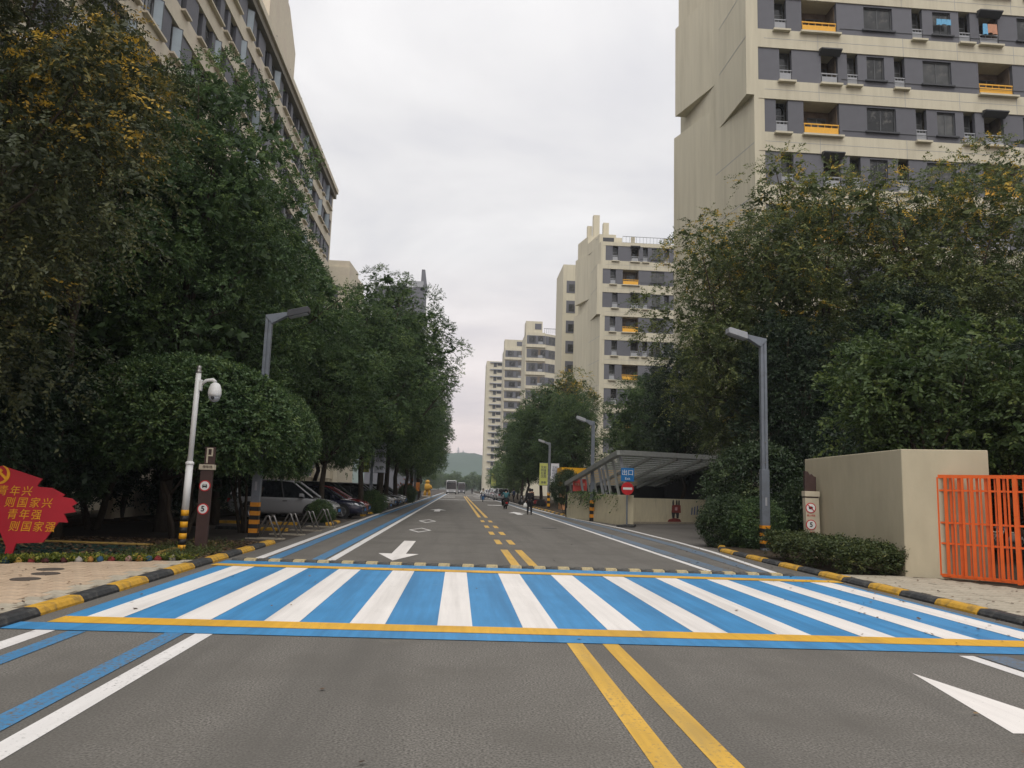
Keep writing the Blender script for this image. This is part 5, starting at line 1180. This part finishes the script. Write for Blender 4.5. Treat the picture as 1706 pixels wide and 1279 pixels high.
# --- A-frame barriers by the bus lane
def aframe(label, x, y):
    t = thing('cycle_stand', label, 'cycle stand', (x,y,.02), R(-6), 'steel A-frame stands beside the bus lane')
    for s in (-1,1):
        pts = [(-.36,s*.07,0),(-.06,s*.07,.56),(-.04,s*.07,.61),(0,s*.07,.63),(.04,s*.07,.61),(.06,s*.07,.56),(.30,s*.07,0)]
        MB().tube([(a+s*.05,b,c) for a,b,c in pts], .026, 10).obj('tube_loop', M_STEEL, t, smooth=True)
    for q in range(3): MB().tube([(.0+.075*q,-.07,.60-.21*q),(.0+.075*q,.07,.60-.21*q)], .014, 8).obj('cross_bar', M_STEEL, t)
    MB().box(-.62,.42,-.16,.16,-.06,.012).obj('base_plate', M_PAVG, t)
    return t
aframe('steel A-frame stand nearest the crossing, first of the row', -5.28, 22.6); aframe('steel A-frame stand second from the crossing', -5.10, 24.6)
aframe('steel A-frame stand third from the crossing', -4.98, 26.9); aframe('steel A-frame stand farthest from the crossing, beside the clipped bush', -4.92, 29.5)
# low painted kerbs round the planted islands of the lot
kerb([(-4.85,33.2),(-4.85,30.6)], 1.0, 1); kerb([(-9.2,30.5),(-5.0,30.5)], 1.0, 1); kerb([(-4.75,47.2),(-4.75,44.0)], 1.0, 1); kerb([(-4.75,41.5),(-4.75,40.5)], 1.0, 1); kerb([(-4.72,79),(-4.72,73)], 1.2, 1)
kerb([(-5.6,26.3),(-8.0,26.6)], 1.2, 1)
# fence and low wall behind the parking
t = thing('rail_fence', 'pale railing on a low wall behind the parked cars', 'fence', (-12.9,30,0), R(90))
MB().box(0,50,-.12,.12,0,1.5).obj('low_wall', M_CREAML, t); MB().box(0,50,-.06,.06,2.05,2.15).obj('top_rail', M_SIGNCR, t)
pk = MB().box(-.02,.02,-.02,.02,1.5,2.05).mesh('picket', M_SIGNCR)
for q in range(120): put('picket', pk, t, (.2+q*.4,0,0))
for q in range(11): put('post', cached('rfp', lambda: MB().box(-.12,.12,-.14,.14,0,2.9).mesh('post', M_SIGNCR)), t, (q*5.0,0,0))
# planters and bright small things far along the left
t = thing('flower_planter', 'planter of red and orange flowers under the second left banner', 'planter', (-5.3,80,0))
MB().lathe([(.45,0),(.6,.5),(.55,.5)], n=14).obj('tub', M_SIGNBR, t); g_ = np.random.default_rng(71); P_ = g_.normal(0,.4,(160,3))+np.array([0,0,.9]); P_[:,2] = np.abs(P_[:,2])+.3
put('flowers', spray_mesh('flowers', leafmat('flower_petals',(.03,.05,.02),(.25,.05,.02),(.45,.12,.02),(.5,.3,.05)), P_, g_.normal(0,1,(160,3))+np.array([0,0,1]), .3, 6, .12, .18, 72), t)
def post_box(label, x, y, m, h, w, cat, name):
    t = thing(name, label, cat, (x,y,0)); MB().box(-w*.2,w*.2,-w*.2,w*.2,0,h*.55).obj('post', M_POLE, t); MB().box(-w/2,w/2,-w*.3,w*.3,h*.5,h).obj('box', m, t, bevel=.03); return t
post_box('orange box on a post beside the road on the left', -4.95, 94, mat('orange_box',(.5,.18,.04),.6), 2.1, .7, 'post box', 'roadside_box')
t = thing('roadside_figure', 'yellow-orange upright figure on two legs at the left roadside', 'statue', (-4.9,126,0))
MB().lathe([(.75,0),(.8,.1),(.7,.2)], n=14).obj('plinth', M_PAVG, t)
ya = mat('statue_yellow',(.55,.30,.04),.5)
MB().tube([(-.35,0,.2),(-.32,0,.7),(-.15,0,1.2)], [.25,.24,.3], 10).tube([(.35,0,.2),(.32,0,.7),(.15,0,1.2)], [.25,.24,.3], 10).lathe([(.45,0),(.58,.3),(.5,.8),(.3,1.05)], (0,0,1.1), 14).obj('body', ya, t, smooth=True)
MB().lathe([(.15,0),(.36,.2),(.36,.45),(.12,.62)], (0,0,2.1), 14).obj('head', ya, t, smooth=True); MB().tube([(-.45,0,1.85),(-.75,-.1,1.3)], [.18,.12], 8).obj('arm', ya, t, smooth=True); MB().tube([(.45,0,1.85),(.75,-.1,1.3)], [.18,.12], 8).obj('arm', ya, t, smooth=True)
post_box('pale green cabinet at the left roadside behind the yellow figure', -5.6, 115, mat('pale_green_box',(.35,.42,.33),.6), 2.0, 1.4, 'cabinet', 'cabinet')
# ================================================================== VEHICLES
def car_parts(kind, colm):
    """car pointing to +x, wheels on z=0; returns the thing"""
    if kind == 'suv': L, Wd, Ht, clr, wb, wr = 4.65, 1.86, 1.68, .24, 2.70, .355
    else: L, Wd, Ht, clr, wb, wr = 4.70, 1.82, 1.46, .19, 2.72, .325
    t = thing('parked_car', 'car', 'car')
    hw = Wd/2; zb = Ht*(.60 if kind == 'suv' else .635)      # belt line
    hood = zb-.04
    # lower body stations: x, half width, bottom, shoulder height
    st = [(-.500,.70,.42,.60),(-.490,.86,.30,.80),(-.45,.96,clr,.93),(-.36,1,clr,1.0),(-.20,1,clr,1.0),(0,1,clr,1.0),(.16,1,clr,.985),(.27,1,clr,.96),(.36,.99,clr,.90),(.44,.94,clr,.80),(.482,.84,.26,.68),(.500,.68,.34,.54)]
    v = []; 
    for fx, w, b, s in st:
        x = fx*L; y = hw*w; zt = zb*s
        ring = [(0,b),(y*.86,b),(y*.97,b+.10),(y,b+(zt-b)*.45),(y*.985,zt-.10),(y*.90,zt-.015),(y*.55,zt+.015),(0,zt+.025)]
        v += [(x,p,z) for p,z in ring]+[(x,-p,z) for p,z in ring[-2:0:-1]]
    n = 14; fs = []
    for q in range(len(st)-1):
        for k in range(n): fs.append((q*n+k,(q+1)*n+k,(q+1)*n+(k+1)%n,q*n+(k+1)%n))
    fs += [tuple(range(n)), tuple(range(len(st)*n-1,(len(st)-1)*n-1,-1))]
    m = MB(); m.add(v, fs); bo = m.obj('body', colm, t, smooth=True)
    sd = bo.modifiers.new('s','SUBSURF'); sd.levels = 1; sd.render_levels = 2
    # cabin: dark glass shell with a painted roof and pillars over it
    if kind == 'suv': P = [(-.475,zb-.03,.80),(-.43,Ht*.95,.66),(-.30,Ht,.70),(-.02,Ht,.71),(.09,Ht*.965,.68),(.285,zb-.03,.84)]
    else: P = [(-.44,zb-.04,.78),(-.30,Ht*.93,.62),(-.17,Ht*.995,.66),(-.02,Ht,.67),(.07,Ht*.96,.64),(.27,zb-.05,.82)]
    base = [(-.475,.83),(-.40,.88),(-.30,.90),(-.02,.91),(.12,.90),(.285,.84)] if kind == 'suv' else [(-.44,.80),(-.36,.86),(-.22,.89),(-.02,.90),(.12,.89),(.27,.82)]
    vs = []; 
    for (fx,z,w),(bx,bw) in zip(P,base):
        vs += [(bx*L,hw*bw,zb-.05),(fx*L,hw*w,z),(fx*L,-hw*w,z),(bx*L,-hw*bw,zb-.05)]
    fs = []; mi = []
    for q in range(len(P)-1):
        a, b = q*4, (q+1)*4
        fs += [(a,b,b+1,a+1),(a+1,b+1,b+2,a+2),(a+2,b+2,b+3,a+3)]
    roofq = (1,2,3) if kind == 'suv' else (1,2,3)
    glass = MB(); roof = MB()
    for q in range(len(P)-1):
        f = fs[q*3:q*3+3]
        for k,fc in enumerate(f):
            (roof if (k == 1 and q in roofq) else glass).add([vs[i] for i in fc], [(0,1,2,3)])
    glass.obj('window', M_CARGL, t)
    r_ = roof.obj('roof', colm, t); so = r_.modifiers.new('t','SOLIDIFY'); so.thickness = .03; so.offset = 1
    for s in (-1,1):
        a = [(fx*L,s*hw*w,z+.008) for fx,z,w in P]; m = MB()
        m.tube(a, .035, 6); m.obj('roof_rail', colm, t)
        for q in (1,3): 
            bx, bw = base[q][0] if q != 3 else .02, base[q][1]
            MB().tube([(bx*L,s*hw*bw*1.0,zb-.04),(P[q][0]*L,s*hw*P[q][2],P[q][1])], .035, 6).obj('pillar', colm if q == 1 else M_TRIM, t)
        mr = MB().add([(.2*L-.12,s*(hw*.90),zb-.0),(.2*L+.06,s*(hw*.90),zb-.02),(.2*L+.03,s*(hw+.19),zb+.02),(.2*L-.10,s*(hw+.19),zb+.02),(.2*L-.12,s*(hw*.93),zb+.13),(.2*L+.04,s*(hw*.93),zb+.12),(.2*L+.01,s*(hw+.17),zb+.15),(.2*L-.10,s*(hw+.17),zb+.15)], [(0,3,2,1),(4,5,6,7),(0,1,5,4),(1,2,6,5),(2,3,7,6),(3,0,4,7)])
        mr.obj('mirror', colm, t)
        MB().add([(.475*L,s*hw*.50,zb*.60),(.455*L,s*hw*.90,zb*.66),(.415*L,s*hw*.985,zb*.74),(.42*L,s*hw*.90,zb*.80),(.468*L,s*hw*.52,zb*.71),(.46*L,s*hw*.50,zb*.60),(.44*L,s*hw*.88,zb*.66),(.40*L,s*hw*.95,zb*.74),(.41*L,s*hw*.86,zb*.80),(.455*L,s*hw*.5,zb*.71)],
                 [(0,1,2,3,4),(9,8,7,6,5)]+[(i,5+i,5+(i+1)%5,(i+1)%5) for i in range(5)]).obj('headlight', M_HEADL, t, (.025,0,0))
        MB().box(-.502*L,-.47*L,s*hw*.62-.14,s*hw*.62+.14,zb*.70,zb*.86).obj('tail_lamp', M_TAIL, t, bevel=.02)
        for fx in (-wb/2+.02, wb/2+.02):
            MB().lathe([(wr+.055,0),(wr+.055,.14)], (fx,s*(hw-.135) if s > 0 else -hw-.005,wr), 22, axis='y').obj('wheel_arch', M_TRIM, t)
            w_ = MB().lathe([(wr*.70,-.01),(wr*.93,-.02),(wr,.03),(wr,.17),(wr*.93,.21),(wr*.70,.20)], (0,0,0), 22, axis='y').obj('tyre', M_TYRE, t, (fx, s*(hw-.10)-.095, wr), smooth=True)
            rm_ = MB(); yy = .205 if s > 0 else -.015
            rm_.lathe([(wr*.69,-.02),(wr*.69,.0),(wr*.62,.005),(wr*.60,-.02)], (0,yy,0), 20, axis='y')
            for k in range(5):
                a = k*2*math.pi/5; rm_.tube([(0,yy,0),(wr*.64*math.cos(a),yy,wr*.64*math.sin(a))], .035, 5)
            rm_.obj('rim', M_RIM, w_)
    MB().box(.492*L,.5*L+.006,-hw*.46,hw*.46,zb*.36,zb*.62).obj('grille', M_TRIM, t, bevel=.015)
    MB().box(.475*L,.5*L-.02,-hw*.80,hw*.80,clr+.02,zb*.33).obj('bumper_intake', M_TRIM, t, bevel=.02)
    MB().box(.5*L+.004,.5*L+.016,-.22,.22,zb*.40,zb*.52).obj('number_plate', M_SIGNB, t)
    for s in (-1,1): MB().tube([(.02*L,s*hw*.985,zb*.82),(.02*L+.18,s*hw*.985,zb*.82)], .018, 6).obj('door_handle', M_TRIM, t)
    return t
def dup_car(src, label, loc, rz, colm, old, group):
    c = src.copy(); COL.objects.link(c); c.location = loc; c.rotation_euler = (0,0,rz); tag(c, label, 'car', group)
    for ch in src.children:
        d = ch.copy(); COL.objects.link(d); d.parent = c
        for g2 in ch.children:
            e_ = g2.copy(); COL.objects.link(e_); e_.parent = d
        for s_ in d.material_slots:
            if s_.material == old: s_.link = 'OBJECT'; s_.material = colm
    return c
CW = carpaint('white', (.30,.30,.305)); CB = carpaint('black', (.010,.010,.012)); CR = carpaint('red', (.16,.012,.014)); CS = carpaint('silver', (.36,.36,.38)); CN = carpaint('navy', (.012,.014,.035)); CG = carpaint('grey', (.10,.10,.11))  # white darkened to grey, the parked car's shadow in its base colour
GC = 'cars parked nose-out on the left'; GD = 'cars parked along the right far down the road'
suv = car_parts('suv', CW); tag(suv, 'pale sport utility car parked nose-out, nearest the crossing', None, GC); suv.location = (-7.45,34.6,0); suv.rotation_euler = (0,0,R(-3))
sed = car_parts('sedan', CB); tag(sed, 'black saloon car protruding most, behind the banner post', None, GC); sed.location = (-6.35,48.0,0); sed.rotation_euler = (0,0,R(-6))
for k,lab,x,y,rz,c in [('d','dark saloon with a blue-black nose, second from the crossing',-6.75,38.0,-2,CN),('d','deep red saloon, third from the crossing',-6.9,41.2,-2,CR),
        ('s','black sport utility car behind the street tree, before the black saloon',-7.4,44.6,-2,CB),('s','silver sport utility car just past the black saloon',-6.7,52.0,-4,CS),('s','white sport utility car, second after the black saloon',-6.7,56.0,-4,CW),
        ('d','navy saloon farther down the left parking row',-6.7,60.5,-4,CN),('d','white saloon with a pale roof near the far end of the left row',-6.6,65.0,-4,CW),('s','grey sport utility car last in the left row',-6.8,69.5,-4,CG)]:
    dup_car(suv if k == 's' else sed, lab, (x,y,0), R(rz), c, CW if k == 's' else CB, GC)
for k,lab,x,y,rz,c in [('s','white sport utility car parked behind the blue scooter, nearest of the far right row',6.3,112,95,CW),('d','dark red saloon in the far right row',6.4,119,92,CR),('d','white saloon after the dark red one in the far right row',6.4,128,92,CW),('s','white sport utility car before the far banner',6.3,137,92,CW),('d','silver saloon near the far banner',6.2,146,92,CS),('d','white saloon farthest in the right row',6.1,156,92,CW)]:
    dup_car(suv if k == 's' else sed, lab, (x,y,0), R(rz), c, CW if k == 's' else CB, GD)
# coach and the dark van beside it
def coach(label, cat, name, x, y, L, Wd, H, colm, glassm):
    t = thing(name, label, cat, (x,y,0))
    MB().box(-Wd/2,Wd/2,0,L,.35,H).obj('body', colm, t, bevel=.18)
    MB().box(-Wd/2+.12,Wd/2-.12,-.03,.05,1.25,H-.45).obj('windscreen', glassm, t, bevel=.02); MB().box(-Wd/2+.3,Wd/2-.3,-.02,.04,H-.38,H-.16).obj('destination_board', M_INK, t)
    for s in (-1,1):
        MB().box(-.02,.02,1.0,L-.8,1.5,H-.5).obj('window', glassm, t, (s*(Wd/2+.0),0,0)); MB().box(-.2,.2,-.04,.02,.62,.85).obj('headlight', M_HEADL, t, (s*(Wd/2-.42),0,0))
        MB().tube([(s*Wd/2,.2,H-.3),(s*(Wd/2+.28),-.25,H-.5)], .03, 6).box(s*(Wd/2+.28)-.1,s*(Wd/2+.28)+.1,-.32,-.22,H-1.2,H-.5).obj('mirror', M_TRIM, t)
        for yy in (1.9,L-2.6): MB().lathe([(.3,-.15),(.48,-.14),(.48,.14),(.3,.15)], (s*(Wd/2-.14),yy,.48), 18, axis='x').obj('wheel', M_TYRE, t)
    MB().box(-Wd/2+.1,Wd/2-.1,-.05,.05,.30,.55).obj('bumper', M_TRIM, t, bevel=.02); MB().tube([(-.5,-.06,1.1),(.3,-.06,1.75)], .02, 5).obj('wiper', M_TRIM, t)
    return t
coach('white coach with a dark windscreen coming up the left lane', 'coach', 'coach', -1.55, 188, 11.5, 2.5, 3.35, CW, M_CARGL)
coach('dark van standing just right of the white coach', 'van', 'van', 1.05, 215, 5.5, 2.0, 3.1, CG, M_CARGL)
# scooters
def scooter(label, x, y, rz, colm, group):
    t = thing('scooter', label, 'scooter', (x,y,0), rz, group)      # rides to +y
    for yy in (-.62,.62):
        w_ = MB().lathe([(.16,-.05),(.24,-.04),(.25,0),(.24,.04),(.16,.05)], (0,0,0), 16, axis='x').obj('wheel', M_TYRE, t, (0,yy,.25)); MB().lathe([(.15,-.03),(.15,.03)], n=12, axis='x').obj('rim', M_RIM, w_)
    MB().slab([(-.85,.35),(-.80,.55),(-.55,.68),(.0,.62),(.05,.33),(.35,.30),(.45,.62),(.55,.62),(.50,.25),(-.3,.22)], -.13,.13).obj('body', colm, t).rotation_euler = (0,0,R(90))
    MB().box(-.13,.13,-.75,-.02,.66,.76).obj('seat', M_TRIM, t, bevel=.03)
    MB().tube([(0,.62,.25),(0,.48,.95)], .03, 7).obj('fork', M_TRIM, t); MB().tube([(-.33,.40,1.0),(0,.48,.97),(.33,.40,1.0)], .02, 6).obj('handlebar', M_TRIM, t)
    MB().box(-.09,.09,-.90,-.84,.45,.58).obj('tail_lamp', M_TAIL, t); MB().lathe([(.08,0),(.08,.06)], (0,.52,.85), 12, axis='y').obj('headlight', M_HEADL, t)
    for s in (-1,1): MB().tube([(s*.3,.42,1.0),(s*.38,.40,1.18)], .01, 5).box(s*.38-.06,s*.38+.06,.38,.40,1.15,1.25).obj('mirror', M_TRIM, t)
    return t
GSC = 'scooters parked on the right'
scooter('dark scooter ridden away by the person in a teal jacket', 3.95, 63.9, R(4), M_TRIM, None)
scooter('blue scooter ridden by the distant person in a pale top', 3.10, 94.5, R(178), M_SIGNB, None)
for i,(x,y,rz,c,lab) in enumerate([(7.6,74,95,M_TRIM,'black scooter parked nearest the walking person in black'),(7.4,76.6,85,CR,'dark red scooter parked second from the walker'),(7.4,79,100,M_NAVY,'navy scooter parked third from the walker'),(7.3,82,88,CW,'white scooter parked farthest from the walker')]):
    scooter(lab, x, y, R(rz), c, GSC)
# ================================================================== PEOPLE
def skin_chain(name, verts, edges, rad, m, parent, root=0, lv=2):
    me = bpy.data.meshes.new(name); me.from_pydata(verts, edges, []); me.materials.append(m)
    o = put(name, me, parent); sk = o.modifiers.new('skin','SKIN'); sk.use_smooth_shade = True
    sv_ = me.skin_vertices[0].data
    for i, r in enumerate(rad): sv_[i].radius = (r[0],r[1]) if isinstance(r, tuple) else (r,r); sv_[i].use_root = (i == root)
    ss = o.modifiers.new('sub','SUBSURF'); ss.levels = lv; ss.render_levels = lv
    return o
def person(label, x, y, rz, pose, top, trousers, hair=M_HAIR, extra=None):
    """person facing +y before rotation; joints in metres"""
    t = thing('person', label, 'person', (x,y,0), rz)
    J = pose
    names = ['pelvis','waist','chest','neck','head','crown','lhip','lknee','lank','ltoe','rhip','rknee','rank','rtoe','lsh','lel','lwr','lhand','rsh','rel','rwr','rhand']
    V = [J[n] for n in names]; I = {n:i for i,n in enumerate(names)}
    E = [('pelvis','waist'),('waist','chest'),('chest','neck'),('neck','head'),('head','crown'),('pelvis','lhip'),('lhip','lknee'),('lknee','lank'),('lank','ltoe'),('pelvis','rhip'),('rhip','rknee'),('rknee','rank'),('rank','rtoe'),('chest','lsh'),('lsh','lel'),('lel','lwr'),('lwr','lhand'),('chest','rsh'),('rsh','rel'),('rel','rwr'),('rwr','rhand')]
    rd = {'pelvis':.12,'waist':.115,'chest':(.15,.11),'neck':.055,'head':(.078,.092),'crown':(.062,.075),'lhip':.085,'lknee':.055,'lank':.038,'ltoe':.03,'lsh':.055,'lel':.04,'lwr':.03,'lhand':.028}
    rad = [rd.get(n, rd.get('l'+n[1:], .05)) for n in names]
    skin_chain('body', V, [(I[a],I[b]) for a,b in E], rad, M_SKIN, t)
    tn = ['pelvis','waist','chest','lsh','lel','lwr','rsh','rel','rwr']; TI = {n:i for i,n in enumerate(tn)}
    nk = Vector(J['chest']).lerp(Vector(J['neck']),.55)
    jk = skin_chain('jacket', [J[n] for n in tn]+[tuple(nk)], [(TI[a],TI[b]) for a,b in E if a in TI and b in TI]+[(TI['chest'],len(tn))], [.155,.15,(.185,.14),.085,.065,.05,.085,.065,.05,.07], top, t)
    ln = ['pelvis','lhip','lknee','lank','rhip','rknee','rank']; LI = {n:i for i,n in enumerate(ln)}
    skin_chain('trousers', [J[n] for n in ln], [(LI[a],LI[b]) for a,b in E if a in LI and b in LI], [.15,.115,.08,.06,.115,.08,.06], trousers, t)
    for s in ('l','r'):
        a, b = Vector(J[s+'ank']), Vector(J[s+'toe']); MB().tube([a+Vector((0,-.07,-.03)),a+Vector((0,.02,-.02)),b], [.05,.055,.04], 8).obj('shoe', M_TRIM, t, smooth=True)
    h = Vector(J['head']); c = Vector(J['crown'])
    MB().lathe([(.098,-.02),(.108,.05),(.095,.12),(.05,.165),(.0,.172)], tuple(h+Vector((0,-.015,.0))), 14).obj('hair', hair, t, smooth=True)
    return t
stand = dict(pelvis=(0,0,.93),waist=(0,0,1.08),chest=(0,.0,1.30),neck=(0,.02,1.46),head=(0,.035,1.56),crown=(0,.03,1.66),lhip=(-.09,0,.88),lknee=(-.11,.05,.49),lank=(-.12,-.01,.08),ltoe=(-.13,.14,.04),rhip=(.09,0,.88),rknee=(.11,.02,.49),rank=(.12,-.06,.08),rtoe=(.13,.09,.04),
    lsh=(-.18,0,1.38),lel=(-.25,-.02,1.12),lwr=(-.25,.06,.88),lhand=(-.25,.08,.79),rsh=(.18,0,1.38),rel=(.25,-.02,1.12),rwr=(.24,.06,.88),rhand=(.24,.08,.79))
ride = dict(pelvis=(0,-.35,.86),waist=(0,-.33,1.0),chest=(0,-.26,1.22),neck=(0,-.20,1.38),head=(0,-.17,1.48),crown=(0,-.17,1.58),lhip=(-.11,-.32,.82),lknee=(-.26,.08,.72),lank=(-.22,.05,.34),ltoe=(-.24,.2,.30),rhip=(.11,-.32,.82),rknee=(.26,.08,.72),rank=(.22,.05,.34),rtoe=(.24,.2,.30),
    lsh=(-.19,-.24,1.30),lel=(-.33,-.05,1.10),lwr=(-.32,.28,1.03),lhand=(-.31,.38,1.01),rsh=(.19,-.24,1.30),rel=(.33,-.05,1.10),rwr=(.32,.28,1.03),rhand=(.31,.38,1.01))
person('person in black standing on the right bus lane, seen from behind', 4.78, 51.2, R(-4), stand, M_CLOB, M_CLOB)
b_ = thing('bag', 'white carrier bag held by the person in black', 'bag', (4.50,51.27,.46))
MB().lathe([(.02,.30),(.10,.24),(.15,.1),(.13,.0),(0,-.01)], n=12).obj('bag_body', M_CWHITE, b_, smooth=True); MB().tube([(-.03,0,.28),(0,0,.37),(.03,0,.28)], .008, 5).obj('handle', M_CWHITE, b_)
person('person in a teal jacket riding a dark scooter away', 3.95, 63.9, R(4), ride, M_TEAL, M_CLOB)
person('distant person in a pale top riding a blue scooter', 3.10, 94.5, R(178), ride, M_CWHITE, M_NAVY)
person('person in a brown top standing by the parked scooters', 6.95, 72.0, R(60), stand, M_BROWNC, M_CLOB)
person('person in navy standing beside the far lamp post', 7.1, 98.0, R(100), stand, M_NAVY, M_CLOB)
person('tiny person in dark clothes far down the middle of the road', 4.0, 215, R(180), stand, M_CLOB, M_CLOB)
bpy.context.view_layer.update()
